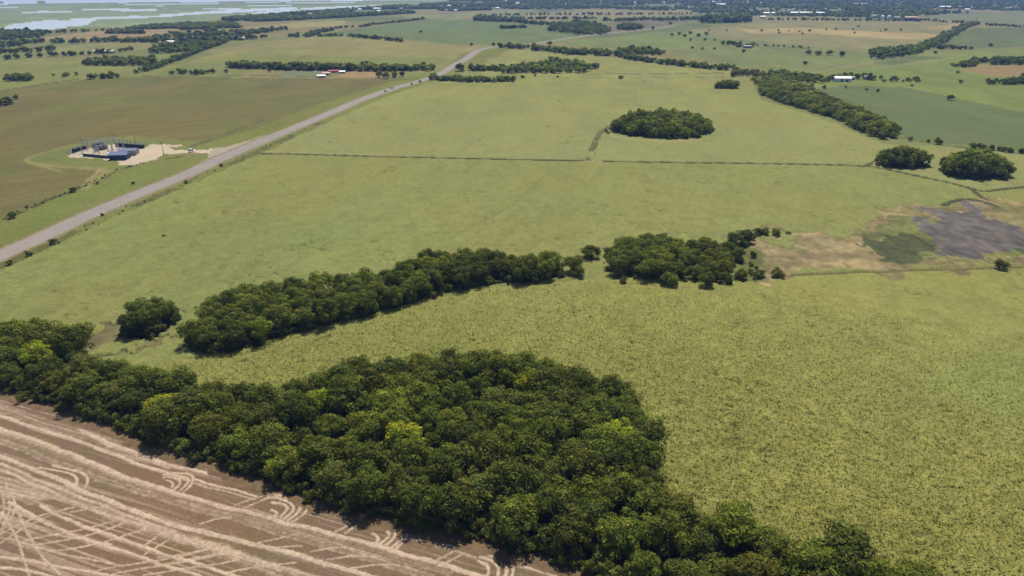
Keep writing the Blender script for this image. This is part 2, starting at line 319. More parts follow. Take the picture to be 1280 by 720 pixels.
    tr([(51,632),(75,646),(112,660),(150,673),(178,682),(206,693),(240,701),(300,722)], .6)
    tr([(10,628),(19,632),(45,647),(75,663),(112,675),(150,687),(187,701),(240,716),(270,728)], .6)
    tr([(-30,692),(0,696),(47,703),(84,711),(120,716),(170,726)], .55); tr([(-30,704),(0,709),(30,713),(56,719),(90,730)], .55)
    for g_ in ([(0,669),(28,654),(56,643),(94,634)], [(0,679),(19,667),(47,652),(70,642)], [(11,673),(37,682),(75,692),(112,699),(150,708)], [(19,632),(34,666),(54,699),(75,718)], [(8,606),(12,625),(10,645),(0,668)], [(2,610),(5,630),(2,650),(-10,668)], [(14,612),(18,628),(16,645),(8,660)],
        [(41,682),(81,675),(122,666),(159,654)], [(60,690),(110,682),(150,672),(185,661)], [(30,676),(70,668),(110,660),(150,650)], [(120,714),(169,705),(216,697),(250,690)], [(141,718),(187,709),(240,701),(280,692)], [(180,720),(240,709),(300,700)], [(178,684),(192,674),(204,666)], [(180,693),(198,683),(214,673)],
        [(200,696),(230,693),(262,687)], [(204,705),(240,698),(300,689)], [(322,679),(356,671),(372,668)], [(341,685),(360,683),(378,684)], [(284,716),(330,708),(370,704)], [(0,640),(20,668),(30,700),(36,720)], [(60,668),(100,672),(140,680)], [(90,640),(130,634),(160,636)],
        [(294,632),(310,626),(327,621)], [(305,637),(320,629),(337,622)], [(420,665),(440,655)], [(432,667),(447,657)], [(540,705),(555,697),(567,690)], [(550,709),(578,693)], [(410,700),(440,694),(470,696)], [(430,712),(470,704),(500,706)], [(250,655),(275,648),(290,648)], [(390,690),(420,684),(440,686)]):
        tr(g_, .38, .8)
    for L_ in ([(200,590),(222,592),(236,593),(241,600),(237,609),(230,615)], [(205,594),(224,596),(235,600),(233,606),(226,613)], [(205,597),(219,598),(225,603),(223,608),(217,613)], [(208,601),(216,604),(215,610)]): tr(L_, .5)
    for L_ in ([(339,616),(361,617),(378,622),(386,629),(382,641),(367,652)], [(345,618),(364,622),(377,630),(374,640),(361,650)], [(345,622),(362,627),(368,633),(366,640),(356,648)], [(339,637),(347,641),(344,646)], [(340,628),(356,630),(361,635),(352,645)]): tr(L_, .5)
    for L_ in ([(470,648),(497,652),(512,659),(511,670),(495,687)], [(480,653),(500,657),(505,664),(502,675),(490,685)], [(478,656),(491,660),(495,667),(490,677),(480,684)], [(474,660),(484,664),(487,671),(476,680)], [(466,668),(474,673),(470,680)]): tr(L_, .5)
    for L_ in ([(600,688),(625,692),(641,702),(643,714),(636,728)], [(600,692),(622,697),(634,706),(634,716),(626,728)], [(600,697),(615,701),(624,710),(622,722)], [(598,702),(608,706),(612,714),(606,724)]): tr(L_, .5)
    tr([(243,600),(275,609),(300,615),(320,621)], .5); tr([(243,605),(275,613),(318,625)], .4, .7)
    tr([(400,633),(440,645),(470,652),(500,664)], .5, .8); tr([(515,667),(560,682),(600,695)], .5); tr([(515,672),(560,687),(595,698)], .4, .7)
    tr([(645,704),(700,722)], .5)
    tr([(342,618),(360,620)], 2.2, 1.0); tr([(210,594),(228,598)], 1.4, .8); tr([(490,655),(502,660)], 1.4, .8)
    straw = np.zeros(N); ms = stub & (dist < 260); xs = x[ms]; ys = y[ms]; st = np.zeros(ms.sum())
    ln = vn(xs / .9, ys / .9, 80); ln3 = vn(xs / .33, ys / .33, 180); ln2 = fbm(xs / 3.5, ys / 3.5, 81, 3)
    jx = xs + (vn(xs / 5, ys / 5, 82) - .5) * .5 + (vn(xs / .45, ys / .45, 84) - .5) * .22; jy = ys + (vn(xs / 5, ys / 5, 83) - .5) * .5 + (vn(xs / .45, ys / .45, 85) - .5) * .22
    for pts, w, s_ in T:
        p = smooth(world(pts), 2); d = linedist(jx, jy, p, w * 1.6)
        k = np.clip((1.35 - d / (w * .6)) * (1.6 if w < 1 else 1) + (ln - .5) * .7, 0, 1) * s_ * (.66 + .5 * ln2) * (.75 + .5 * ln3)
        # wheel or swath split along broad bands
        if w > 1.0: k *= .52 + .36 * np.cos(d * (5.2 if w < 2 else 4.1) + len(pts)) + .1 * ln
        st = np.maximum(st, k)
    # faint drill lines parallel to the tracks
    ta = np.array(P(60, 572)); tb_ = np.array(P(387, 668)); dr = (tb_ - ta) / np.hypot(*(tb_ - ta))
    al = xs * dr[0] + ys * dr[1]; ac = -xs * dr[1] + ys * dr[0]
    fl = fbm(al / 22, ac / .55, 88, 2); fl2 = fbm(al / 60, ac / 3.0, 89, 2)
    st = np.maximum(st, np.clip((fl - .54) * 3.6, 0, .55) * np.clip(fl2 * 2.2 - .5, 0, 1))
    st = np.clip(st * (.8 + .4 * vn(xs / .5, ys / .5, 190)) + (vn(xs / .35, ys / .35, 90) - .5) * .24, 0, 1)
    straw[ms] = st
    sc_ = albn(216, 190, 163); 
    col[stub] = col[stub] * (1 - straw[stub][:, None]) + sc_ * straw[stub][:, None] * (.86 + .28 * vn(x[stub] / .7, y[stub] / .7, 91))[:, None]
    gs = stub & (straw < .3) & (fbm(x / 8, y / 8, 92, 2) > .6); col[gs] *= np.array([.93, 1.0, .88])
    z[stub] = .10 * straw[stub] + .05 * vn(x[stub] / .6, y[stub] / .6, 93)
    # rough untilled rim between stubble and wood
    wl_ = world(WOOD[22:36]); dw = linedist(x, y, wl_, 9)
    rim = stub & (dw < 4.5 + 4 * (fbm(x / 4, y / 4, 94, 2) - .5)); col[rim] = albn(132, 110, 80) * (.7 + .5 * fbm(x[rim] / 1.4, y[rim] / 1.4, 95, 2))[:, None]
    z[rim] = .35 * fbm(x[rim] / 1.2, y[rim] / 1.2, 96, 2)
    # -- wood floor relief
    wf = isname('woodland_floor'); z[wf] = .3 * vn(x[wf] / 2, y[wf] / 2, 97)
    # -- wetland streaks
    wt = isname('wetland'); stt = fbm(x / 22, y / 7, 98, 4); k = np.clip((stt - .5) * 5, -1, 1)
    col[wt] *= (1 + .26 * k[wt])[:, None]; wg = wt & (fbm(x / 9, y / 14, 210, 4) > .58); col[wg] = .5 * col[wg] + .5 * alb(118, 122, 70)
    mudn = isname('mud_flat'); mq = fbm(x / 5, y / 7, 99, 4); col[mudn] *= (1 + 1.1 * (mq - .5))[mudn][:, None]
    mb = mudn & (fbm(x / 13, y / 20, 211, 4) > .56); kb = np.clip((fbm(x / 13, y / 20, 211, 4) - .56) * 9, 0, .8)[mb][:, None]; col[mb] = col[mb] * (1 - kb) + alb(128, 116, 86) * kb
    wa = wt | mudn | isname('reed_bed') | isname('bare_patch') | isname('rough_ground'); col[wa] *= (1 + .5 * (vn(x / 1.6, y / 2.6, 212) - .5) + .35 * (vn(x / 3.5, y / 6, 213) - .5))[wa][:, None]
    # -- marsh: braided pale channels and green patches
    mr_ = isname('marsh'); mm = fbm(x / 300, y / 120, 100, 4)
    col[mr_] *= (1 + .5 * (mm[mr_] - .5))[:, None]
    pool = mr_ & (fbm(x / 500, y / 110, 101, 3) > .66) & (v < 14)
    wi = [i for i, n_ in enumerate(names) if n_[0] == 'water']; back_ = np.isin(cls, wi) & (fbm(x / 160, y / 110, 220, 4) > .63) & (v > 1)
    cls[back_] = [i for i, n_ in enumerate(names) if n_[0] == 'marsh'][0]; col[back_] = alb(142, 156, 142)
    names.append(('water', 'small braided pools scattered through the marsh', 'water')); cls[pool] = len(names) - 1
    # -- road
    rp = smooth(world(ROAD), 2); dr_ = linedist(x, y, rp, 12); rw = 5.2
    rd = dr_ < rw
    sh = (dr_ >= rw) & (dr_ < rw + 2.2 + 1.5 * (fbm(x / 6, y / 6, 110, 2) - .3)) & ~rd
    col[sh] = alb(140, 130, 96) * (.85 + .3 * fbm(x[sh] / 5, y[sh] / 5, 111, 2))[:, None]
    names.append(('road', 'straight pale grey gravel road crossing the fields', 'road')); cls[rd] = len(names) - 1
    rb = np.tile(albn(166, 156, 146), (rd.sum(), 1)); dd = dr_[rd]
    rb *= (1 + .10 * np.cos(dd * 2.6) * 1.0 + .16 * (fbm(x[rd] / 7, y[rd] / 7, 112, 3) - .5))[:, None]
    col[rd] = rb; z[rd] = .35
    z[sh] = .15
    # -- darker rough strip right of the road
    for pts, w, c, thr in (([(0,334),(60,307),(180,253),(325,189),(400,154)], 3.0, (104,106,58), .42),
                      ([(-60,298),(0,275),(20,268),(60,250),(90,239),(112,230),(125,225),(150,211),(190,201),(225,196)], 1.6, (84,84,48), .35),
                      (DITCH, 1.5, (72,78,42), .0), ([(1083,207.5),(1092,203),(1098,199)], 1.2, (80,84,50), 0),
                      ([(1180,257),(1198,250),(1215,249.5),(1232,253),(1245,258)], 1.6, (76,80,46), 0), ([(1213,236),(1225,246),(1235,250)], 1.4, (80,84,50), .3),
                      ([(737,201),(740,190),(744,177),(751,165),(762,159)], 2.2, (104,104,62), .2),
                      ([(560,94),(640,97),(760,98),(860,97),(930,96)], 2.2, (112,114,70), .4), ([(760,92),(800,92.5),(870,92),(905,91)], 3.4, (98,104,62), .3),
                      ([(0,114),(60,104),(100,98)], 2.4, (94,94,54), .2), ([(180,95),(260,97),(330,98.5),(440,99.5),(510,99)], 3.4, (100,100,60), .3), ([(270,95),(330,94),(400,96)], 3, (98,98,58), .3),
                      ([(960,57),(1000,60),(1010,61)], 5, (90,98,62), .2), ([(1128,172),(1160,178),(1214,186),(1280,192)], 2.4, (96,104,62), .3),
                      ([(945,346),(1000,345),(1100,340),(1180,338),(1280,335)], 1.0, (110,108,66), .3),
                      ([(1020,78),(1080,88),(1120,82),(1170,76)], 4, (140,138,98), .3), ([(240,183),(280,168),(330,150)], 2.0, (98,98,54), .35)):
        p = smooth(world(pts), 1); d = linedist(x, y, p, w * 3)
        m = (d < w * (.6 + .8 * fbm(x / 6, y / 6, 120, 2))) & (fbm(x / 14, y / 14, 121, 2) > thr) & ~rd
        col[m] = alb(*c) * (.85 + .3 * vn(x[m] / 2, y[m] / 2, 122))[:, None]; z[m] = np.minimum(z[m], .1)
    # pale worn tracks
    for pts, w, c, a_ in (([(75,214),(50,207),(32,202),(36,196),(80,184),(130,174),(170,171)], 1.6, (158,150,98), .6), ([(36,203),(60,207),(100,210),(135,211),(130,219),(113,227),(106,236)], 2.6, (156,148,100), .7),
                          ([(124,212),(120,218),(108,226)], 1.2, (170,160,112), .7), ([(700,205),(670,230),(640,260),(560,300)], 1.0, (128,132,70), .5), ([(575,222),(600,200)], 1.0, (122,126,66), .5),
                          ([(766,170),(790,175),(840,178),(870,176)], 2.0, (168,162,118), .8), ([(727,202),(750,202)], 1.6, (170,160,116), .9), ([(240,410),(300,470),(340,440)], .0001, (0,0,0), 0),
                          ([(330,190),(400,191.5),(480,193.5)], 2.0, (168,158,120), .6), ([(234,452),(280,450),(330,440),(400,416),(470,398),(560,371),(640,358),(700,354),(740,350)], 1.3, (160,156,100), .6),
                          ([(770,356),(800,357),(860,362)], 1.0, (158,152,100), .5), ([(795,500),(812,540),(818,580),(830,615),(850,640)], 1.6, (146,146,78), .7),
                          ([(1010,92),(1060,84),(1110,74),(1130,72)], 3.0, (150,144,104), .6), ([(845,31),(880,26),(900,24)], 8, (150,142,118), .7)):
        if a_ == 0: continue
        p = smooth(world(pts), 1); d = linedist(x, y, p, w * 3)
        k = np.clip(1.4 - d / w + (fbm(x / 3, y / 3, 123, 2) - .5) * 1.2, 0, 1) * a_ * ~rd
        col = col * (1 - k[:, None]) + alb(*c) * k[:, None]; z = np.where(k > .3, z * .4, z)
    # small bare spots in the near crop
    for (pu, pv, ru, rv) in ((960,566,12,2.5),(1190,612,9,2),(1150,668,10,3),(905,520,0,0)):
        if ru == 0: continue
        k = np.clip(1.3 - np.hypot((u - pu) / ru, (v - pv) / rv), 0, 1) * crop
        col = col * (1 - k[:, None]) + alb(128, 118, 90) * k[:, None]; z *= (1 - k)
    col = np.clip(col, .004, .9)
    # -- cells to named meshes
    nr, nc = DD.shape; ii = np.arange(N).reshape(nr, nc)
    q = np.stack([ii[:-1, :-1], ii[1:, :-1], ii[1:, 1:], ii[:-1, 1:]], -1).reshape(-1, 4)
    fc = cls[q[:, 0]]
    co = np.stack([x, y, z], 1).astype(np.float32)
    for c in np.unique(fc):
        f = q[fc == c]; uq, inv = np.unique(f, return_inverse=True); f = inv.reshape(-1, 4).astype(np.int32)
        nm, lb, mk = names[c]
        ob = np_mesh(nm, co[uq], f, col[uq], GM[mk]); tag(ob, lb, nm.replace('_', ' ').split()[-1] if nm != 'ground' else 'ground', None, 'structure')
def np_mesh(name, co, faces, col, mat, parent=None):
    me = bpy.data.meshes.new(name); k = faces.shape[1]
    me.vertices.add(len(co)); me.vertices.foreach_set('co', np.ascontiguousarray(co, np.float32).ravel())
    me.loops.add(faces.size); me.loops.foreach_set('vertex_index', np.ascontiguousarray(faces, np.int32).ravel())
    me.polygons.add(len(faces)); me.polygons.foreach_set('loop_start', np.arange(0, faces.size, k, dtype=np.int32))
    me.update(calc_edges=True)
    if col is not None:
        a = me.color_attributes.new('Col', 'FLOAT_COLOR', 'POINT')
        a.data.foreach_set('color', np.concatenate([col, np.ones((len(col), 1))], 1).astype(np.float32).ravel())
    me.materials.append(mat)
    if name in ('ground',) or mat in GM.values(): me.polygons.foreach_set('use_smooth', np.ones(len(faces), bool))
    o = bpy.data.objects.new(name, me); COL.objects.link(o)
    if parent: o.parent = parent
    return o
build_ground()

# ------------------------------------------------------------------ foliage prototypes (leaf sprays on the lobes of a crown)
def crown_proto(seed, Rr, H, leaves, size, lobes, base=.10, lob=(.26, .46)):
    g = np.random.default_rng(seed)
    cz = H * (.5 + base / 2); az = H * (1 - base) / 2
    L = []
    for i in range(lobes):
        d = g.normal(size=3); d[2] = d[2] * .8 + .25; d /= np.linalg.norm(d); r = g.uniform(.5, .98) * (.86 if d[2] > .5 else 1) 
        c = np.array([d[0] * Rr * r, d[1] * Rr * r, cz + d[2] * az * r]); rad = g.uniform(*lob) * Rr
        L.append((c, rad, g.uniform(.8, 1.28), g.uniform(-.12, .12)))
    L.append((np.array([0, 0, cz]), Rr * .7, .75, 0))
    w = np.array([l[1] ** 2 for l in L]); w /= w.sum(); pick = g.choice(len(L), leaves, p=w)
    C = np.array([L[i][0] for i in pick]); RA = np.array([L[i][1] for i in pick]); SH = np.array([L[i][2] for i in pick]); HU = np.array([L[i][3] for i in pick])
    d = g.normal(size=(leaves, 3)); d[:, 2] += .35; d /= np.linalg.norm(d, axis=1)[:, None]
    rr = RA * g.uniform(.78, 1.12, leaves) ; pos = C + d * rr[:, None] * np.array([1, 1, .85])
    pos[:, 2] = np.maximum(pos[:, 2], .25 + g.uniform(0, .5, leaves))
    nrm = d + g.normal(size=(leaves, 3)) * .33; nrm /= np.linalg.norm(nrm, axis=1)[:, None]
    up = g.normal(size=(leaves, 3)); t = np.cross(nrm, up); t /= np.linalg.norm(t, axis=1)[:, None]; b = np.cross(nrm, t)
    s = size * g.uniform(.6, 1.35, leaves)[:, None]; e = g.uniform(.45, .8, leaves)[:, None]
    v = np.stack([pos - t * s, pos - b * s * e + t * s * .2, pos + t * s, pos + b * s * e - t * s * .15], 1)
    n = len(v); f = np.arange(n * 4).reshape(n, 4)
    sh = SH * g.uniform(.8, 1.22, leaves); base_c = alb(130, 138, 64)
    col = base_c[None] * sh[:, None] * np.stack([1 + HU + g.uniform(-.08, .08, leaves), np.ones(leaves), 1 - HU], 1)
    return v.reshape(-1, 3), f, np.repeat(col, 4, 0)
def trunk_proto(seed, H, r0):
    g = random.Random(seed); vs = []; fs = []
    def tube(p0, p1, ra, rb, n=7):
        p0 = np.array(p0, float); p1 = np.array(p1, float); d = p1 - p0; d /= np.linalg.norm(d)
        a = np.cross(d, (0.3, .9, .2)); a /= np.linalg.norm(a); b = np.cross(d, a); k = len(vs)
        for p, r in ((p0, ra), ((p0 + p1) / 2 + a * .05 * H * .2, (ra + rb) / 2), (p1, rb)):
            for j in range(n):
                th = 2 * math.pi * j / n; vs.append(p + r * (a * math.cos(th) + b * math.sin(th)))
        for s in range(2):
            for j in range(n): fs.append((k + s * n + j, k + s * n + (j + 1) % n, k + (s + 1) * n + (j + 1) % n, k + (s + 1) * n + j))
    tube((0, 0, -.2), (g.uniform(-.2, .2), g.uniform(-.2, .2), H * .4), r0, r0 * .65)
    for i in range(5):
        th = i * 1.256 + g.random(); tube((0, 0, H * .36), (math.cos(th) * H * .22, math.sin(th) * H * .22, H * g.uniform(.6, .8)), r0 * .55, r0 * .15, 5)
    return np.array(vs), np.array(fs)
NP = 14
CROWN = []; TRUNK = []
for i in range(NP):
    v, f, c = crown_proto(100 + i, 4.7, 8.4, 4600, .25, 40, .08, (.17, .34))
    CROWN.append((v, f, c))
SHRUB = [crown_proto(300 + i, 1.6, 2.4, 600, .2, 8, base=0) for i in range(5)]
MID = [crown_proto(500 + i, 4.6, 8.0, 1000, .48, 16, 0, (.2, .4)) for i in range(8)]
FAR = [crown_proto(700 + i, 4.5, 8.0, 150, 1.15, 7, base=0) for i in range(8)]
for i in range(4): TRUNK.append(trunk_proto(i, 8, .24))
def as_mesh(name, v, f, c, mat):
    o = np_mesh(name, v, f, c, mat); me = o.data; bpy.data.objects.remove(o); return me
M_CROWN = [as_mesh('crown', *p, LEAF) for p in CROWN]
M_SHRUB = [as_mesh('shrub_foliage', *p, LEAF) for p in SHRUB]
M_MID = [as_mesh('crown', *p, LEAF) for p in MID]
M_FAR = [as_mesh('crown', *p, LEAF) for p in FAR]
M_TRUNK = [as_mesh('trunk', v, f, None, BARK) for v, f in TRUNK]
TINT = {'dark': (.68, .72, .66), 'mid': (.86, .89, .80), 'fresh': (1.08, 1.13, .82), 'yellow': (1.95, 1.9, .95), 'grey': (1.0, .98, 1.15), 'olive': (1.15, 1.02, .8)}
NAMEOF = {'dark': 'dark green', 'mid': 'mid green', 'fresh': 'fresh green', 'yellow': 'bright yellow green', 'grey': 'greyish green', 'olive': 'olive brown'}
def put_tree(x, y, s, sz, tint, label, group, lod=0, name='tree', cat='tree'):
    e = bpy.data.objects.new(name, None); COL.objects.link(e); e.empty_display_size = .5
    e.location = (x, y, 0); e.rotation_euler = (0, 0, random.uniform(0, 6.28)); e.scale = (s, s, s * sz)
    tag(e, label, cat, group)
    me = random.choice((M_CROWN, M_MID, M_FAR)[lod] if name == 'tree' else M_SHRUB)
    c = bpy.data.objects.new('crown' if name == 'tree' else 'foliage', me); COL.objects.link(c); c.parent = e
    j = random.uniform(.8, 1.22) * (1.2 if y > 185 else 1.05); t = TINT[tint]; c.color = (t[0] * j * random.uniform(.93, 1.07), t[1] * j, t[2] * j, 1)
    k = bpy.data.objects.new('trunk' if name == 'tree' else 'stem', random.choice(M_TRUNK)); COL.objects.link(k); k.parent = e
    if name != 'tree': k.scale = (.25, .25, .25)
    return e
def scatter(poly, spacing, tries=60000, seed=1, pre=(), inset=0):
    """Poisson points (world) inside a pixel-traced ground outline"""
    g = np.random.default_rng(seed); w = world(poly); lo = w.min(0); hi = w.max(0)
    c = g.uniform(lo, hi, (tries, 2)); u, v = UV(c[:, 0], c[:, 1]); c = c[inpoly(u, v, poly)]
    if inset: dd = linedist(c[:, 0], c[:, 1], world(list(poly) + [poly[0]]), 30); c = c[dd > inset]
    cell = {}; out = []
    def ok(p):
        a, b = int(p[0] // spacing), int(p[1] // spacing)
        for i in (-1, 0, 1):
            for j in (-1, 0, 1):
                for q in cell.get((a + i, b + j), ()):
                    if (q[0] - p[0]) ** 2 + (q[1] - p[1]) ** 2 < spacing ** 2: return False
        return True
    for p in pre: cell.setdefault((int(p[0] // spacing), int(p[1] // spacing)), []).append(p)
    for p in c:
        if ok(p): cell.setdefault((int(p[0] // spacing), int(p[1] // spacing)), []).append(p); out.append(p)
    return np.array(out)
def edge_d(x, y, poly):
    w = world(list(poly) + [poly[0]]); return linedist(np.array([x]), np.array([y]), w, 30)[0]

# -- the trees one can tell apart in the near woods
SPECIAL = [(398,522,'yellow','bright yellow green tree standing out on the left slope of the foreground wood'),
 (772,566,'yellow','bright yellow green tree near the right edge of the foreground wood'),
 (655,498,'yellow','yellow green tree near the top of the foreground wood'),
 (508,570,'yellow','yellow green tree in the very middle of the foreground wood'),
 (642,566,'fresh','pale fresh green tree right of the middle of the foreground wood'),
 (208,528,'yellow','light lime green treetop above the stubble in the left arm of the wood'),
 (50,462,'yellow','lime green tree in the left arm of the wood near the photo edge'),
 (735,640,'fresh','large fresh green tree low in the right part of the foreground wood'),
 (722,496,'dark','nearly black tree at the upper right rim of the foreground wood'),
 (770,690,'fresh','rounded light green tree where the wood narrows to its tail')]
pre = []
for (u, v, t, lb) in SPECIAL:
    x, y = P(u, v); x = float(x); y = float(y); pre.append((x, y)); put_tree(x, y, 1.0, 1.02, t, lb, None)
ntree = len(SPECIAL)
pts = scatter(WOOD, 6.05, seed=3, pre=pre, inset=1.0)
front = world(WOOD[22:36]); back = world(WOOD[0:17])
for (x, y) in pts:
    u, v = [float(q) for q in UV(x, y)]
    if u < -75 or v > 815: continue
    df = linedist(np.array([x]), np.array([y]), front, 9)[0]; db = linedist(np.array([x]), np.array([y]), back, 9)[0]
    where = 'left arm of the foreground wood' if u < 330 else ('broad middle of the foreground wood' if u < 830 else 'narrow right tail of the foreground wood')
    pos = 'on the stubble edge' if df < 5 else ('on the crop edge' if db < 5 else 'inside')
    t = random.choices(['dark', 'mid', 'fresh', 'grey', 'olive'], [26, 36, 26, 8, 4])[0]
    lb = f'{NAMEOF[t]} tree {pos}, {where}'
    s = random.choice((random.uniform(.78, 1.0), random.uniform(.95, 1.2), random.uniform(1.05, 1.3))) * (.92 if min(df, db) < 5 else 1)
    put_tree(x, y, s, random.uniform(.85, 1.15), t, lb, 'trees of the ' + where); ntree += 1
pts = scatter(CLUMP, 4.8, seed=4, inset=1.8)
for (x, y) in pts:
    t = random.choice(['dark', 'dark', 'grey']); put_tree(x, y, random.uniform(.78, .95), 1.1, t, f'{NAMEOF[t]} tree of the small clump left of the middle strip', 'trees of the detached clump'); ntree += 1
pts = scatter(STRIP, 5.6, seed=5, inset=1.0)
for (x, y) in pts:
    u, v = [float(q) for q in UV(x, y)]
    t = random.choices(['dark', 'mid', 'fresh'], [35, 45, 20])[0]
    part = 'left end' if u < 330 else ('middle' if u < 500 else 'right end')
    put_tree(x, y, random.uniform(.84, 1.04), random.uniform(.95, 1.15), t, f'{NAMEOF[t]} tree in the {part} of the middle tree strip', 'trees of the middle strip, ' + part); ntree += 1
pts = scatter(RCOPSE, 5.6, seed=6, inset=.5)
for (x, y) in pts:
    u, v = [float(q) for q in UV(x, y)]
    t = random.choices(['dark', 'mid', 'fresh', 'olive'], [25, 45, 20, 10])[0]
    part = 'dense left half' if u < 840 else 'loose right half'
    put_tree(x, y, random.uniform(.88, 1.12) if u < 840 else random.uniform(.6, .85), .95, t, f'{NAMEOF[t]} tree in the {part} of the right copse', 'trees of the right copse, ' + part); ntree += 1
# -- single trees that stand alone: (u, v of the foot, height m, tint, label)
ISO = [(686,338,6.5,'dark','dark tree closing the right end of the middle tree strip'),(716,341,7.5,'mid','taller tree in the gap between strip and right copse'),(722,346,5,'grey','small tree at the foot of the taller gap tree'),(738,323,7,'dark','dark lone tree above the gap between strip and copse'),(764,322,5.5,'dark','dark round tree just left of the right copse'),
 (917,305,6,'mid','bushy tree at the top right of the right copse'),(931,303,7.5,'dark','darkest tree at the upper right tip of the right copse'),(903,340,6,'olive','round olive tree at the right rim of the right copse'),(883,358,6,'dark','dark tree at the bottom right rim of the right copse'),(905,354,5.5,'dark','squat dark tree below the right rim of the copse'),(836,357,6,'mid','round green tree at the foot of the right copse'),(927,348,4.5,'grey','small greyish tree beside the wetland corner'),
 (575,89,14,'dark','tall dark tree standing beside the road bend'),(526,41,8,'dark','lone dark tree in the mid green field'),(589,57,7,'dark','small dark tree left of the road bend top'),(617,57,8,'dark','first small tree where the road meets the far hedge'),(624,57,8,'mid','second small tree where the road meets the far hedge'),
 (667,59,11,'dark','round tree above the hedge along the far lane'),(687,57,11,'grey','greyish tree beside the far lane'),(640,86,10,'mid','round tree between two hedgerows right of the road'),(745,86,11,'dark','round dark tree at the right end of the field wood'),(688,40,15,'dark','tall tree with bare trunk at the left of the far wood'),
 (790,62,13,'mid','tall round tree rising over the far lane hedge'),(821,67,12,'dark','tall dark tree at the right end of the lane wood'),(840,45,8,'dark','leftmost small tree in the scattered row on the pasture'),(849,44,10,'dark','second tree of the scattered row on the pasture'),(856,46,10,'mid','third tree of the scattered row on the pasture'),(863,43,9,'dark','fourth tree of the scattered row on the pasture'),(873,46,10,'mid','fifth wide tree of the scattered row on the pasture'),(883,44,9,'dark','rightmost tree of the scattered row on the pasture'),
 (863,51,6,'mid','low tree below the scattered row, left one'),(881,51,7,'dark','low tree below the scattered row, right one'),(838,31,10,'dark','tree beside the pale end of the curving road'),(816,37,10,'dark','dark tree left of the pale road end'),(1011,68,10,'mid','first leafy tree from the left in the row on the grazing field'),(1022,69,11,'mid','second wide tree in the row on the grazing field'),(1036,69,12,'grey','third spreading tree in the row on the grazing field'),(1052,71,11,'mid','last upright tree in the row on the grazing field'),(1006,81,8,'dark','lone dark tree in the middle of the grazing field'),
 (912,55,10,'dark','dark tree near the small farmyard'),(929,66,8,'dark','dark tree by the left farmyard corner'),(1169,67,7,'dark','lone tree in front of the diagonal wood'),(1187,125,8,'dark','lone dark tree in the dull green field'),(1238,58,8,'dark','lone tree on the field boundary beyond the diagonal wood'),(1200,104,6,'dark','dark round tree in the light green meadow'),(1197,92,5,'mid','small tree above the dark round meadow tree'),(1117,101,8,'dark','dark tree of a farm hedge right of the white shed'),(1145,101,8,'dark','dark tree at the right end of the farm hedge'),(1217,76,10,'mid','round tree above the reddish brown field'),(1230,76,9,'mid','second round tree above the reddish brown field'),(1279,101,12,'dark','big dark tree at the right photo edge beside the brown field'),
 (474,97,10,'olive','thin trunked tree at the left of the grove before the belt'),(483,98,11,'olive','thin trunked tree second in the grove before the belt'),(493,97,10,'olive','thin trunked tree third in the grove before the belt'),(503,96,9,'mid','thin trunked tree at the right of the grove before the belt'),(283,91,6,'mid','small tree left of the pair below the long belt'),(337,90,6,'dark','small tree right of the pair below the long belt'),(350,86,8,'dark','tree just below the long belt'),
 (1103,74,7,'grey','greyish tree at the foot of the diagonal wood'),(1089,73,6,'dark','small tree left of the diagonal wood foot'),(330,37,9,'dark','left tree of the coastal field cluster'),(340,36,10,'mid','middle tree of the coastal field cluster'),(357,36,10,'dark','right tree of the coastal field cluster')]
for (u, v, h, t, lb) in ISO:
    x, y = [float(q) for q in P(u, v)]; d = math.hypot(x, y); s = h / 8.8
    s *= .84 if d > 600 else 1; put_tree(x, y, s, random.uniform(.8, 1.0), t, lb, None, 0 if d < 320 else 1); ntree += 1
print('TREES', ntree, 'BUSH')
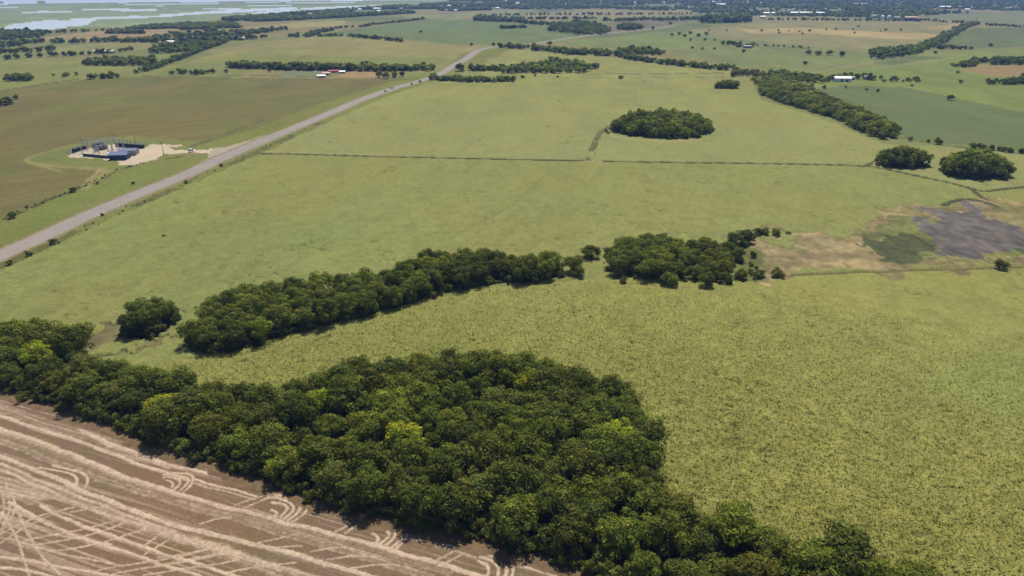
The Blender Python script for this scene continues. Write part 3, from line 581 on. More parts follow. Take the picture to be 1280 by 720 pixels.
# -- bushes: separate small shrubs
BUSH = [(13,331,2.6,'dark','dark bush on the road verge nearest the photo left edge'),(36,320,2.6,'dark','second dark bush on the right hand verge of the road'),(68,305,3,'dark','third dark bush on the right hand verge of the road'),(17,272,4,'dark','large dark bush in the ditch left of the road'),(93,240,3.6,'dark','dark bush in the ditch near the power station'),(122,230,2,'mid','small bush at the ditch corner near the power station'),(167,230,2,'dark','small bush in the grass between ditch and road'),(233,229,2.4,'dark','dark bush beside the crop near the road junction'),(277,208,2.6,'dark','dark bush beside the road right of the junction'),
 (947,293,4.5,'dark','left small pointed bush at the wetland top'),(956,294,4,'dark','second small pointed bush at the wetland top'),(970,294,4.2,'olive','wider olive bush at the wetland top'),(985,293,2,'olive','tiny bush right of the wetland top bushes'),(971,345,5,'olive','broad olive bush at the wetland corner'),(947,346,4.6,'dark','dark bush left of the broad olive bush'),(1249,337,5,'dark','dark brown bush on the wetland bank'),(1138,176,4,'dark','small dark bush beyond the end of the long wood'),(1160,178,3,'dark','first low bush on the crop boundary'),(1172,180,6,'dark','wider low bush on the crop boundary'),
 (653,98,6,'dark','dark bush below the field wood'),(669,95,4,'dark','small bush right of the dark one below the field wood'),(697,97,4,'dark','small bush on the field boundary'),(776,99,6,'dark','dark bush alone on the field boundary line'),(525,103,4,'dark','bush on the verge before the road bend'),(515,106,3,'mid','smaller bush on the verge before the road bend'),(1014,110,6,'dark','dark bush left of the white shed meadow'),(1030,111,5,'dark','dark bush in the meadow below the white shed'),(997,109,7,'dark','bush at the corner of the long wood'),(1083,113,4,'dark','tiny dark bush in the meadow right of the shed'),(1097,115,4,'dark','second tiny dark bush in the meadow right of the shed'),(1057,110,4,'mid','small meadow bush under the white shed'),
 (1139,108,4,'mid','small bush beneath the farm hedge'),(893,51,6,'dark','bush right of the low pasture trees'),(865,61,6,'olive','olive bush beside the lane wood'),(878,62,6,'olive','olive bush right of the lane wood'),(893,62,6,'dark','dark bush in the green field by the farmyard'),(1073,34,6,'dark','bush on the wide tan field'),(1003,43,6,'dark','dark bush on the pale straw strip'),(974,42,6,'dark','bush at the left of the straw strip'),(1068,42,6,'dark','bush below the straw strip'),(218,76,8,'dark','large bush on the diagonal field edge'),(170,92,7,'dark','bush by the pasture corner'),(20,124,6,'dark','bush at the far left field edge'),
 (735,321,1.5,'mid','tiny bush beside the dark lone tree'),(205,296,1.6,'mid','small bush at the crop margin by the road'),(128,270,1.8,'dark','small bush on the right verge by the road middle')]
for (u, v, h, t, lb) in BUSH:
    x, y = [float(q) for q in P(u, v)]
    put_tree(x, y, h / 2.4 * (.75 if y > 400 else .85), random.uniform(.7, .95), t, lb, None, 0, 'bush', 'bush')

# ------------------------------------------------------------------ masses of trees nobody could count
def mass(name, label, protos, pts, smin, smax, tint, kind='stuff', cat=None, zs=(.8, 1.05), dome=None):
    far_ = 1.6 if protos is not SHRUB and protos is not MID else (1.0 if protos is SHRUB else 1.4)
    """one object: foliage clumps at the given world points"""
    g = RNG; V = []; Fc = []; Cc = []; o = 0
    de = None
    if dome is not None and len(pts): de = linedist(pts[:, 0], pts[:, 1], world(list(dome) + [dome[0]]), 200)
    for n_, (x, y) in enumerate(pts):
        v, f, c = protos[g.integers(len(protos))]; s = g.uniform(smin, smax) * (1 if de is None else .72 + .4 * min(1, de[n_] / 9)); a = g.uniform(0, 6.28); s *= g.uniform(.7, 1.08) if de is None else g.uniform(.92, 1.08); ca, sa = math.cos(a), math.sin(a)
        q = np.stack([(v[:, 0] * ca - v[:, 1] * sa) * s + x, (v[:, 0] * sa + v[:, 1] * ca) * s + y, v[:, 2] * s * g.uniform(*zs)], 1)
        V.append(q); Fc.append(f + o); o += len(v)
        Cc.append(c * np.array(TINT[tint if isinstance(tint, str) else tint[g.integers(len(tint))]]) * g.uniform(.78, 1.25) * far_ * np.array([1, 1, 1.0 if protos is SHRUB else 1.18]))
    if not V: return
    ob = np_mesh(name, np.concatenate(V), np.concatenate(Fc), np.concatenate(Cc), LEAF)
    tag(ob, label, cat or name.replace('_', ' '), None, kind); return ob
def along(px, width, spacing, seed=0):
    g = np.random.default_rng(abs(seed + int(px[0][0] * 7 + px[0][1]))); w = resample(world(px), spacing); n = max(1, int(round(width / spacing)))
    out = []
    for k in range(n):
        w = resample(world(px), spacing * .5)
        out.append(w + g.uniform(-.5, .5, w.shape) * np.array([spacing * 1.1, spacing * 1.1]) + (0 if n == 1 else g.uniform(-width / 2, width / 2, w.shape)))
    o_ = np.concatenate(out); return o_[vn(o_[:, 0] / 40, o_[:, 1] / 40, 5) > .08]
# copses at middle distance
for nm, lb, poly, sp_, pr, a, b, t in (
  ('copse', 'large oval copse standing in the far crop field', [(766,162),(780,156),(820,152),(860,153),(884,160),(885,167),(868,172),(840,174),(800,171),(770,166)], 5.2, MID, .9, 1.15, ('mid','dark','fresh','mid')),
  ('copse', 'small round copse near the end of the ditch', [(1099,206),(1105,203),(1125,201),(1148,203),(1154,207),(1150,210),(1138,211),(1110,210)], 4.8, MID, 1.1, 1.3, ('mid','dark','fresh')),
  ('copse', 'big round copse at the right side of the crop', [(1178,214),(1200,209),(1238,210),(1256,217),(1254,223),(1220,224.5),(1186,221)], 5.2, MID, 1.1, 1.35, ('mid','dark','fresh')),
  ('copse', 'tiny copse in the upper right of the far crop field', [(894,111),(905,108),(920,109),(921,111.5)], 5, MID, .85, 1.0, ('mid','dark')),
  ('woodland', 'long wood running down beside the dull green field', [(950,103),(985,101),(1003,112),(1022,120),(1050,134),(1085,146),(1110,159),(1122,168),(1116,173),(1100,174),(1078,165),(1042,148),(1005,137),(975,128),(950,118)], 5.8, MID, .85, 1.15, ('mid','grey','dark','fresh')),
  ('scrub', 'loose scrub at the top of the long wood', [(945,106),(940,98),(960,92),(1000,94),(1040,101),(1030,104),(1000,104),(970,106)], 8.5, FAR, .6, 1.0, ('mid','grey','dark')),
  ('woodland', 'dark low wood left of the loose scrub', [(914,96),(918,91),(945,91),(948,95)], 7, FAR, .7, .9, ('dark','dark')),
  ('woodland', 'wood between yellow green fields right of the road', [(628,92),(650,86),(672,82),(692,78),(722,80),(740,86),(733,91),(700,92),(655,91)], 8, FAR, .8, 1.15, ('mid','dark','fresh')),
  ('woodland', 'flat topped plantation in the left fields', [(107,82),(108,78),(190,76),(196,79),(190,82.5)], 8, FAR, 1.0, 1.15, ('dark','mid')),
  ('copse', 'dark oblong copse at the left edge pasture', [(8,102),(10,99),(38,98.5),(41,101)], 7, FAR, .95, 1.1, ('dark',)),
  ('copse', 'small dark copse on the left border of the brown field', [(-12,135),(8,132),(13,130),(-12,130)], 6, FAR, .8, 1.0, ('dark',)),
  ('woodland', 'dark wood above the diagonal hedge at left', [(187,66),(200,60),(250,54),(285,53),(262,60),(236,66),(200,67.5)], 11, FAR, 1.0, 1.3, ('dark','mid')),
  ('woodland', 'dark coastal wood at the left edge', [(-60,52),(0,40),(30,40),(62,42),(48,48),(10,51),(-60,60)], 14, FAR, 1.0, 1.4, ('dark',)),
  ('woodland', 'round far wood behind the road curve', [(684,38),(692,31),(720,28),(742,30),(762,38),(758,43),(740,44),(706,42)], 12, FAR, .9, 1.3, ('dark','mid')),
  ('woodland', 'small dark wood on the purplish field', [(772,37),(776,33),(795,33),(802,36),(790,38)], 10, FAR, 1.1, 1.5, ('dark',)),
  ('woodland', 'tall dark eucalyptus wood left of the white sheds', [(874,29),(884,24),(935,22),(938,27.5),(920,28.5),(892,29)], 14, FAR, 1.6, 2.2, ('dark','dark','mid')),
  ('woodland', 'lane side wood right of the curving road', [(770,66),(800,63),(832,67),(830,69),(800,69)], 9, FAR, .9, 1.2, ('dark','mid')),
  ('woodland', 'foot of the diagonal wood at right', [(1085,69),(1095,65),(1118,63),(1150,60),(1152,66),(1125,71),(1100,73)], 9, FAR, .9, 1.2, ('dark','mid')),
  ('woodland', 'oak wood above the reddish brown field at right', [(1240,81),(1244,77),(1320,76),(1320,81)], 8, FAR, 1.0, 1.2, ('dark',)),
  ('woodland', 'dark planted row wood before the coastal houses', [(592,26),(596,23),(640,25.5),(638,28),(612,27)], 10, FAR, 1.2, 1.5, ('dark',)),
):
    sp_ *= .84 if pr is FAR else .86
    pts = scatter(poly, sp_, seed=abs(int(poly[0][0])) + 50); mass(nm, lb, pr, pts, a, b, t, dome=poly if pr is MID else None, zs=(1.1, 1.35) if nm == 'copse' and pr is MID else (.85, 1.05))
for nm_, poly in (('oval copse', [(766,162),(780,156),(820,152),(860,153),(884,160),(885,167),(868,172),(840,174),(800,171),(770,166)]), ('small round copse by the ditch', [(1099,206),(1105,203),(1125,201),(1148,203),(1154,207),(1150,210),(1138,211),(1110,210)]), ('big round copse at right', [(1178,214),(1200,209),(1238,210),(1256,217),(1254,223),(1220,224.5),(1186,221)])):
    w_ = resample(world(poly + [poly[0]]), 2.2); w_ = w_ + np.random.default_rng(len(nm_)).normal(size=w_.shape) * 2.2
    mass('undergrowth', 'low scrub fringing the ' + nm_, SHRUB, w_, .5, 1.5, ('dark','mid','olive'), cat='undergrowth')
# hedgerows and belts: (label, traced line, width m, spacing m, smin, smax, tints)
BELT = [
 ('long dark tree belt behind the red roofed sheds', [(293,84),(330,85),(380,87),(420,87),(460,88),(500,88),(532,87)], 22, 6.5, .95, 1.15, ('dark','mid','grey')),
 ('dense dark hedge along the top of the far crop by the road', [(544,100),(560,101),(600,102),(634,102)], 14, 6, .75, .95, ('dark','mid')),
 ('tree row between the road and the oval wood', [(588,88),(600,88),(625,88),(634,87)], 12, 6, .8, 1.0, ('dark',)),
 ('broken hedge along the far side of the lane', [(630,60),(650,60.5),(656,60.5)], 20, 8, .9, 1.1, ('dark','mid')),
 ('thick hedge running right from the road curve', [(670,62),(690,64),(720,68),(740,66),(757,69),(776,69)], 26, 8, .9, 1.2, ('dark','grey','mid')),
 ('long low hedge continuing towards the long wood', [(778,71),(790,74),(820,79),(850,82),(880,85),(905,87),(915,88)], 14, 7, .75, 1.05, ('dark','mid')),
 ('hedge of the mid green field, upper side', [(363,46),(385,46),(392,42),(415,38)], 14, 8, .8, 1.0, ('dark',)),
 ('thin hedge rising to the coast houses', [(420,36),(440,34)], 8, 8, .6, .9, ('dark','mid')),
 ('thin dark hedge along the top of the mid green field', [(450,34),(470,31),(500,28),(515,26),(530,24)], 8, 8, .6, .9, ('dark',)),
 ('hedge of the mid green field, lower side', [(398,46),(415,45.5),(430,45.5),(450,47),(480,50),(505,52.5)], 10, 7, .75, 1.1, ('dark','mid')),
 ('hedge stub at the top right of the mid green field', [(626,36),(648,35),(656,35)], 12, 8, .9, 1.2, ('dark',)),
 ('dark belt behind the mid green field', [(640,27),(665,30),(690,32),(700,31)], 26, 12, 1.0, 1.4, ('dark',)),
 ('diagonal hedge at the left pastures', [(178,90),(200,84),(213,78),(232,72),(245,66),(262,60),(275,56)], 10, 8, .7, 1.1, ('dark','mid')),
 ('low bushes on the pasture edge', [(113,98),(125,98),(143,97)], 14, 7, .6, .95, ('dark','mid')),
 ('scattered bushes behind the dark oblong copse', [(68,96),(80,96),(93,95)], 6, 10, .5, .7, ('mid','olive')),
 ('loose bushes left of the long dark tree belt', [(218,92),(235,92),(250,93),(260,91)], 12, 8, .6, .85, ('mid','dark')),
 ('dark belt line of the left woods, lower', [(-60,77),(0,75),(30,72),(60,71),(105,69)], 16, 11, .8, 1.2, ('dark',)),
 ('dark belt line of the left woods, middle', [(-60,72),(0,67),(20,66),(60,63)], 30, 13, .9, 1.3, ('dark',)),
 ('dark belt line of the left woods, upper', [(-60,66),(0,60),(30,54),(80,52)], 24, 13, .9, 1.2, ('dark',)),
 ('thin belt above the pinkish brown field', [(55,42),(100,40),(150,38),(225,35)], 14, 14, .7, 1.1, ('dark','mid')),
 ('long belt below the pinkish brown field', [(80,54),(130,52),(180,53),(205,48),(240,46),(300,44),(335,40)], 20, 11, .9, 1.3, ('dark','mid')),
 ('second long belt behind the plantation', [(190,53),(240,52),(300,50),(322,48)], 20, 11, 1.0, 1.4, ('dark',)),
 ('third belt towards the coastal trees', [(215,43),(260,43),(315,40)], 30, 14, .9, 1.2, ('dark','mid')),
 ('loose trees behind the light yellow pasture', [(110,68),(140,66),(165,63)], 20, 14, .8, 1.1, ('dark',)),
 ('short shrub belt in the coastal field', [(325,38),(340,38.5),(357,37)], 14, 9, .6, .9, ('dark',)),
 ('upper arm of the diagonal wood at right', [(1130,66),(1160,59),(1185,46),(1205,34),(1217,30)], 17, 9, .85, 1.15, ('dark','mid')),
 ('side arm of the diagonal wood at right', [(1165,61),(1190,61),(1208,61.5)], 12, 8, .8, 1.0, ('dark',)),
 ('ragged scrub left of the brown field', [(1195,83),(1205,84),(1215,79),(1228,78)], 14, 7, .6, .95, ('dark','mid')),
 ('dark scrub at the right edge below the brown field', [(1238,104),(1255,105),(1282,104)], 12, 6, .7, .95, ('dark',)),
 ('farm trees around the white shed', [(975,98),(1000,97),(1040,100),(1070,98),(1090,100)], 18, 9, .6, 1.0, ('dark','grey','mid')),
 ('trees around the small grey farmyard', [(905,56),(918,56),(930,60),(945,57)], 16, 11, .7, 1.1, ('dark',)),
 ('low hedge on the crop boundary at the right edge', [(1214,185),(1240,187),(1280,192),(1330,197)], 4, 3.2, .38, .5, ('dark',)),
 ('farm hedge right of the white shed', [(1100,102),(1120,102.5),(1150,102)], 5, 10, .4, .6, ('dark','olive')),
 ('thin hedge at the far right field', [(1233,32),(1250,33),(1290,35)], 10, 9, .8, 1.0, ('dark',)),
 ('dark tree line in front of the white sheds', [(960,25),(1010,25.5),(1060,26),(1130,26.5),(1165,26)], 18, 13, .8, 1.2, ('dark',)),
 ('far belt behind the purplish field', [(760,27),(800,25),(830,26),(875,24)], 40, 16, 1.0, 1.5, ('dark','mid')),
 ('row of small bushes across the grazing field', [(935,57),(970,58),(1000,60),(1010,61)], 5, 12, .35, .55, ('dark',)),
 ('far belt across the tan land', [(600,20),(680,19),(760,19),(860,18)], 24, 20, .9, 1.3, ('dark',)),
 ('second far belt across the tan land', [(640,24),(700,24),(745,24)], 24, 16, .9, 1.3, ('dark',)),
 ('scattered low shrubs on the tan field', [(900,38),(960,40),(1040,38),(1120,39)], 60, 60, .5, .8, ('dark','olive')),
 ('hedge below the far green field', [(1165,27),(1205,29)], 8, 12, .7, 1.0, ('dark',)),
]
for lb, px, wd, sp_, a, b, t in BELT:
    mass('tree_belt', lb, FAR, along(px, wd, sp_), a, b, t)
# very far vegetation: rounded clumps between the houses of the town and along the shore
def ico_proto(seed):
    g = np.random.default_rng(seed); return crown_proto(seed, 7.5, 7.5, 34, 3.0, 5, base=0)
TINY = [ico_proto(900 + i) for i in range(6)]
def field_scatter(poly, n, seed, thr=.45, sc=160):
    g = np.random.default_rng(seed); w = world([(a, max(b, -14)) for a, b in poly]); lo = w.min(0); hi = w.max(0)
    c = g.uniform(lo, hi, (n, 2)); u, v = UV(c[:, 0], c[:, 1]); k = inpoly(u, v, poly) & (fbm(c[:, 0] / sc, c[:, 1] / sc, seed, 3) > thr); return c[k]
mass('woodland', 'blue green trees along the shore between the houses', TINY, field_scatter([(250,31),(290,24),(380,17),(475,10),(560,5),(640,4),(650,12),(560,14),(480,19),(380,25),(300,28)], 52000, 5, .51), .8, 1.3, ('dark','mid'))
mass('woodland', 'trees filling the distant town', TINY, field_scatter([(560,4),(640,12),(740,11),(860,14),(900,20),(960,20),(1080,22),(1130,25),(1160,19),(1280,13),(1600,8),(1600,-12),(560,-12)], 120000, 6, .44), .8, 1.5, ('dark','dark','mid'))
mass('woodland', 'scattered trees along the far left shore', TINY, field_scatter([(100,40),(200,34),(290,28),(300,36),(220,42),(120,42)], 9000, 8, .55), .7, 1.1, ('dark','mid'))
# low growth along the wood edges
def ring(poly, sp_, off, seed):
    g = np.random.default_rng(seed); w = resample(world(list(poly) + [poly[0]]), sp_); return w + g.normal(size=w.shape) * off
mass('undergrowth', 'low leafy undergrowth along the edge of the foreground wood', SHRUB, np.concatenate([ring(WOOD, 1.5, .8, 1), ring(WOOD[22:36] , 2.0, .9, 2)]), .6, 1.35, ('dark','mid','grey'), cat='undergrowth')
mass('undergrowth', 'young trees and shrubs filling the gaps inside the foreground wood', SHRUB, scatter(WOOD, 3.3, seed=31), 1.1, 2.1, ('dark','mid','grey'), cat='undergrowth')
mass('undergrowth', 'shrubs filling the gaps of the middle tree strip and clump', SHRUB, np.concatenate([scatter(STRIP, 3.6, seed=32), scatter(CLUMP, 3.4, seed=33)]), 1.1, 1.9, ('dark','mid'), cat='undergrowth')
mass('undergrowth', 'low undergrowth around the middle tree strip', SHRUB, ring(STRIP, 2.2, .7, 3), .6, 1.2, ('dark','mid'), cat='undergrowth')
mass('undergrowth', 'low scrub in and around the right copse', SHRUB, np.concatenate([ring(RCOPSE, 3.0, 2.2, 4), ring([(905,305),(930,300),(938,330),(930,350),(890,356)], 5, 3, 5)]), .5, 1.3, ('dark','mid','olive','fresh'), cat='undergrowth')
mass('undergrowth', 'short rough plants along the power station ditch', SHRUB, along([(0,275),(60,250),(112,230),(150,211),(190,201)], 3, 3.4), .18, .4, ('mid','olive','dark'), cat='undergrowth')
mass('undergrowth', 'tufts of rough plants along the road verge', SHRUB, along([(0,334),(60,307),(180,253),(325,189),(400,154)], 5, 6.5), .15, .36, ('mid','fresh','dark'), cat='undergrowth')

# crop plants: loose leaves standing out of the near canopy
def crop_leaves():
    g = np.random.default_rng(77); n = 520000
    r_ = np.sqrt(g.uniform(55 ** 2, 250 ** 2, n)); a = np.radians(g.uniform(-44, 47, n)); x = r_ * np.sin(a); y = r_ * np.cos(a)
    u, v = UV(x, y); poly = REG[[q[1][:4] == 'near' for q in REG].index(True)][5]
    k = inpoly(u, v, poly) & ~inpoly(u, v, [(p[0], p[1]) for p in WOOD]) & ~inpoly(u, v, STRIP) & ~inpoly(u, v, RCOPSE) & ~inpoly(u, v, [(-900,480),(-160,436),(0,474),(150,518),(300,574),(500,636),(740,700),(900,772),(1200,880),(2600,1800),(-900,1800)])
    k &= (~inpoly(u, v, REG[[q[1][:6] == 'smooth' and q[0] == 'grass_strip' for q in REG].index(True)][5]) | (g.uniform(0, 1, n) < .45)) & (g.uniform(0, 1, n) < np.clip(1.6 - r_ / 158, 0, 1)) & (fbm(x / 11, y / 16, 73, 3) < .9)
    x = x[k]; y = y[k]; n = len(x); d = g.normal(size=(n, 3)); d[:, 2] = np.abs(d[:, 2]) + .7; d /= np.linalg.norm(d, axis=1)[:, None]
    t = np.cross(d, g.normal(size=(n, 3))); t /= np.linalg.norm(t, axis=1)[:, None]; b = np.cross(d, t); s = g.uniform(.12, .30, n)[:, None]
    p = np.stack([x, y, g.uniform(.55, 1.05, n)], 1); q = np.stack([p - t * s, p - b * s * .55, p + t * s, p + b * s * .55], 1).reshape(-1, 3)
    c = np.repeat(alb(155, 157, 83)[None] * g.uniform(.84, 1.16, n)[:, None] * np.stack([g.uniform(.85, 1.1, n), np.ones(n), g.uniform(.8, 1.1, n)], 1), 4, 0)
    tag(np_mesh('crop_leaves', q, np.arange(4 * n).reshape(n, 4), c, LEAF), 'loose yellow green leaves on top of the near crop', 'crop', None, 'stuff')
crop_leaves()

# ------------------------------------------------------------------ buildings, yard equipment and vehicles
M = {'white': plain('white_paint', (.75, .75, .73), .6), 'cream': plain('cream_render', (.5, .46, .38)), 'blue': plain('blue_grey_roofing', (.13, .15, .23), .5), 'darkblue': plain('dark_blue_wall', (.07, .08, .13)),
     'steel': plain('galvanised_steel', (.42, .43, .45), .5, .2), 'dark': plain('dark_metal', (.03, .03, .035), .5), 'concrete': plain('concrete', (.36, .34, .31), .85), 'red': plain('red_roofing', (.30, .06, .055)),
     'pink': plain('pinkish_roofing', (.5, .30, .28)), 'terracotta': plain('terracotta_roofing', (.30, .13, .08)), 'grey': plain('grey_roofing', (.25, .25, .26)), 'glass': plain('dark_glass', (.02, .025, .03), .15), 'tyre': plain('tyre_rubber', (.02, .02, .02)),
     'wood': plain('weathered_wood', (.12, .09, .07)), 'silver': plain('silver_paint', (.5, .51, .53), .35, .4), 'ochre': plain('tan_wall', (.42, .33, .23))}
class MB:
    def __init__(s): s.v = []; s.f = []
    def box(s, x0, x1, y0, y1, z0, z1):
        k = len(s.v); s.v += [(x, y, z) for z in (z0, z1) for (x, y) in ((x0, y0), (x1, y0), (x1, y1), (x0, y1))]
        s.f += [tuple(k + i for i in q) for q in ((3, 2, 1, 0), (4, 5, 6, 7), (0, 1, 5, 4), (1, 2, 6, 5), (2, 3, 7, 6), (3, 0, 4, 7))]; return s
    def poly(s, verts, faces):
        k = len(s.v); s.v += verts; s.f += [tuple(k + i for i in f) for f in faces]; return s
    def tube(s, a, b, ra, rb=None, n=10, cap=True):
        rb = ra if rb is None else rb; a = np.array(a, float); b = np.array(b, float); d = b - a; d /= np.linalg.norm(d)
        t = np.cross(d, (0, 0, 1) if abs(d[2]) < .9 else (1, 0, 0)); t /= np.linalg.norm(t); w = np.cross(d, t); k = len(s.v)
        for p, r in ((a, ra), (b, rb)):
            for j in range(n): th = 2 * math.pi * j / n; s.v.append(tuple(p + r * (t * math.cos(th) + w * math.sin(th))))
        for j in range(n): s.f.append((k + j, k + (j + 1) % n, k + n + (j + 1) % n, k + n + j))
        if cap: s.f.append(tuple(k + j for j in range(n))[::-1]); s.f.append(tuple(k + n + j for j in range(n)))
        return s
    def dome(s, c, r, h, n=18, m=6):
        k = len(s.v)
        for i in range(m):
            a = math.pi / 2 * i / m
            for j in range(n): th = 2 * math.pi * j / n; s.v.append((c[0] + r * math.cos(a) * math.cos(th), c[1] + r * math.cos(a) * math.sin(th), c[2] + h * math.sin(a)))
        s.v.append((c[0], c[1], c[2] + h))
        for i in range(m - 1):
            for j in range(n): s.f.append((k + i * n + j, k + i * n + (j + 1) % n, k + (i + 1) * n + (j + 1) % n, k + (i + 1) * n + j))
        for j in range(n): s.f.append((k + (m - 1) * n + j, k + (m - 1) * n + (j + 1) % n, len(s.v) - 1))
        return s
    def build(s, name, mat, parent=None, bevel=0):
        me = bpy.data.meshes.new(name); me.from_pydata(s.v, [], s.f); me.materials.append(mat); me.update()
        o = bpy.data.objects.new(name, me); COL.objects.link(o)
        if parent: o.parent = parent
        if bevel:
            b = o.modifiers.new('edge', 'BEVEL'); b.width = bevel; b.segments = 2
        return o
def thing(name, label, cat, u, v, rz=0, group=None, xy=None):
    o = bpy.data.objects.new(name, None); COL.objects.link(o); x, y = xy if xy else [float(q) for q in P(u, v)]
    o.location = (x, y, 0); o.rotation_euler = (0, 0, rz); tag(o, label, cat, group); return o
def copy_tree(o, parent=None):
    c = o.copy(); COL.objects.link(c)
    if parent: c.parent = parent
    for ch in [k for k in bpy.data.objects if k.parent == o]: copy_tree(ch, c)
    return c
def gable(w, d, h, rise, over=.4):
    """gabled roof along x, resting at height h"""
    x = w / 2 + over; y = d / 2 + over; t = .18
    vs = [(-x, -y, h), (x, -y, h), (x, y, h), (-x, y, h), (-x, 0, h + rise), (x, 0, h + rise), (-x, -y, h - t), (x, -y, h - t), (x, y, h - t), (-x, y, h - t)]
    return MB().poly(vs, [(0, 1, 5, 4), (2, 3, 4, 5), (0, 4, 3), (1, 2, 5), (6, 9, 8, 7), (0, 6, 7, 1), (1, 7, 8, 2), (2, 8, 9, 3), (3, 9, 6, 0)])
def building(t, w, d, h, rise, wall, roof, doors=1, wins=3):
    MB().box(-w / 2, w / 2, -d / 2, d / 2, -.1, h - .19).build('wall', wall, t)
    gable(w, d, h, rise).build('roof', roof, t)
    for i in range(doors):
        x = -w / 2 + w * (i + 1) / (doors + 1) + .3; MB().box(x, x + min(2.4, w * .12), -d / 2 - .05, -d / 2 + .02, 0, min(2.6, h * .75)).build('door', M['dark'], t)
    for i in range(wins):
        x = -w / 2 + w * (i + .5) / wins; MB().box(x - .5, x + .1, -d / 2 - .04, -d / 2 + .02, h * .38, h * .7).build('window', M['glass'], t)
# white farm shed and small lean-to
t = thing('farm_shed', 'long bright white shed standing alone in the light green meadow', 'shed', 1052, 101.5, R(-4)); building(t, 17, 9, 3.6, 1.6, M['white'], M['white'], 2, 4)
t = thing('farm_shed', 'small grey shed beside the long white meadow shed', 'shed', 1062, 99.5, 0); building(t, 8, 6, 2.8, 1.0, M['grey'], M['grey'], 1, 1)
t = thing('farm_house', 'pale low house by the trees at the right of the white shed', 'house', 1084, 99, 0); building(t, 8, 6, 2.8, 1.2, M['cream'], M['grey'], 1, 2)
t = thing('farm_house', 'pale farm house hidden in the left coastal trees', 'house', 214, 56, 0); building(t, 14, 12, 5, 2, M['white'], M['white'], 1, 2)
t = thing('farm_shed', 'low pale shed behind the flat topped plantation', 'shed', 131, 66.5, 0); building(t, 30, 8, 3.4, 1.2, M['cream'], M['cream'], 2, 4)
t = thing('farm_shed', 'grey roofed farm shed in the small farmyard', 'shed', 934, 60, 0); building(t, 12, 8, 3.2, 1.2, M['grey'], M['grey'], 1, 2)
t = thing('farm_house', 'pale farm house by the lane above the mid green field', 'house', 302, 50, 0); building(t, 12, 9, 3.4, 1.6, M['cream'], M['cream'], 1, 2)
# red roofed sheds in a slanting row
for i, (u, v, w, c, lb) in enumerate(((422,84,15,'pink','topmost pinkish roofed shed of the slanting row by the belt'),(418,87,16,'red','second shed, red roofed, of the slanting row by the belt'),(417,90.5,17,'red','third shed, red roofed and longest, of the slanting row'),(408,93.5,12,'pink','pinkish roofed shed low in the slanting row'),(402,96.8,12,'white','white roofed shed at the bottom of the slanting row'),(428,91.5,9,'white','white roofed shed at the right end of the slanting row'))):
    t = thing('field_shed', lb, 'shed', u, v, R(10), 'roofed sheds beside the sports yard'); w *= .7; building(t, w, 7, 2.2, .9, M['cream'], M[c], 1, 2)
# industrial sheds and white round tanks by the town
for (u, v, w, d, h, wc, rc, lb) in ((1000,19,66,24,8,'white','white','very long white industrial shed by the town'),(1024,19.3,24,18,8,'white','white','short white industrial shed right of the very long one'),(957,19,18,16,7,'white','white','bright white shed left of the very long one'),(966,18.5,12,12,6,'white','white','small white shed between the bright one and the long one'),(971.5,18,10,10,6,'cream','white','tiny pale shed just left of the very long one'),(953,23,14,10,5,'white','white','small white shed in front of the others'),
   (1137,26,32,16,9,'ochre','ochre','tan walled warehouse right of the white tanks'),(1120,25.5,16,14,8,'cream','grey','grey roofed shed just right of the white tanks'),(1092,22.5,18,14,7,'white','grey','pale shed left of the white tanks'),(1147,26.8,10,10,8,'terracotta','terracotta','small reddish building beside the tan warehouse'),(1180,11,40,22,8,'white','white','pale long roof low in the right part of town'),(900,8,36,30,9,'white','white','white roof at the left of the distant town'),(1075,7,60,40,8,'cream','grey','wide grey roof in the middle of the distant town')):
    t = thing('warehouse', lb, 'warehouse', u, v, 0); building(t, w, d, h, 2.2, M[wc], M[rc], 2, 4)
for (u, lb) in ((1103, 'left one of two white domed storage tanks'), (1111, 'right one of two white domed storage tanks')):
    t = thing('storage_tank', lb, 'storage tank', u, 23.8, 0)
    MB().tube((0, 0, 0), (0, 0, 7), 5.2, n=24).build('tank_wall', M['white'], t); MB().dome((0, 0, 7.01), 5.2, 2.4).build('dome', M['white'], t)
    l = MB(); l.tube((4.6, -3.0, 0), (4.6, -3.0, 7.4), .07); l.tube((4.2, -3.5, 0), (4.2, -3.5, 7.4), .07)
    for k in range(12): l.tube((4.6, -3.0, .5 + k * .6), (4.2, -3.5, .5 + k * .6), .04, n=6)
    l.build('ladder', M['steel'], t)
t = thing('water_tower', 'slim grey water tower rising above the right part of town', 'water tower', 1153, 12, 0)
MB().tube((0, 0, 0), (0, 0, 24), 1.2).build('shaft', M['concrete'], t); MB().tube((0, 0, 24), (0, 0, 30), 3.2, 3.8, 16).build('tank', M['concrete'], t)
t = thing('utility_pole', 'tall dark pole at the far tip of the diagonal wood', 'pole', 1219.5, 29, 0)
MB().tube((0, 0, 0), (0, 0, 15), .5, .3).build('pole_shaft', M['wood'], t); MB().box(-1.6, 1.6, -.15, .15, 13, 13.4).build('crossarm', M['wood'], t)
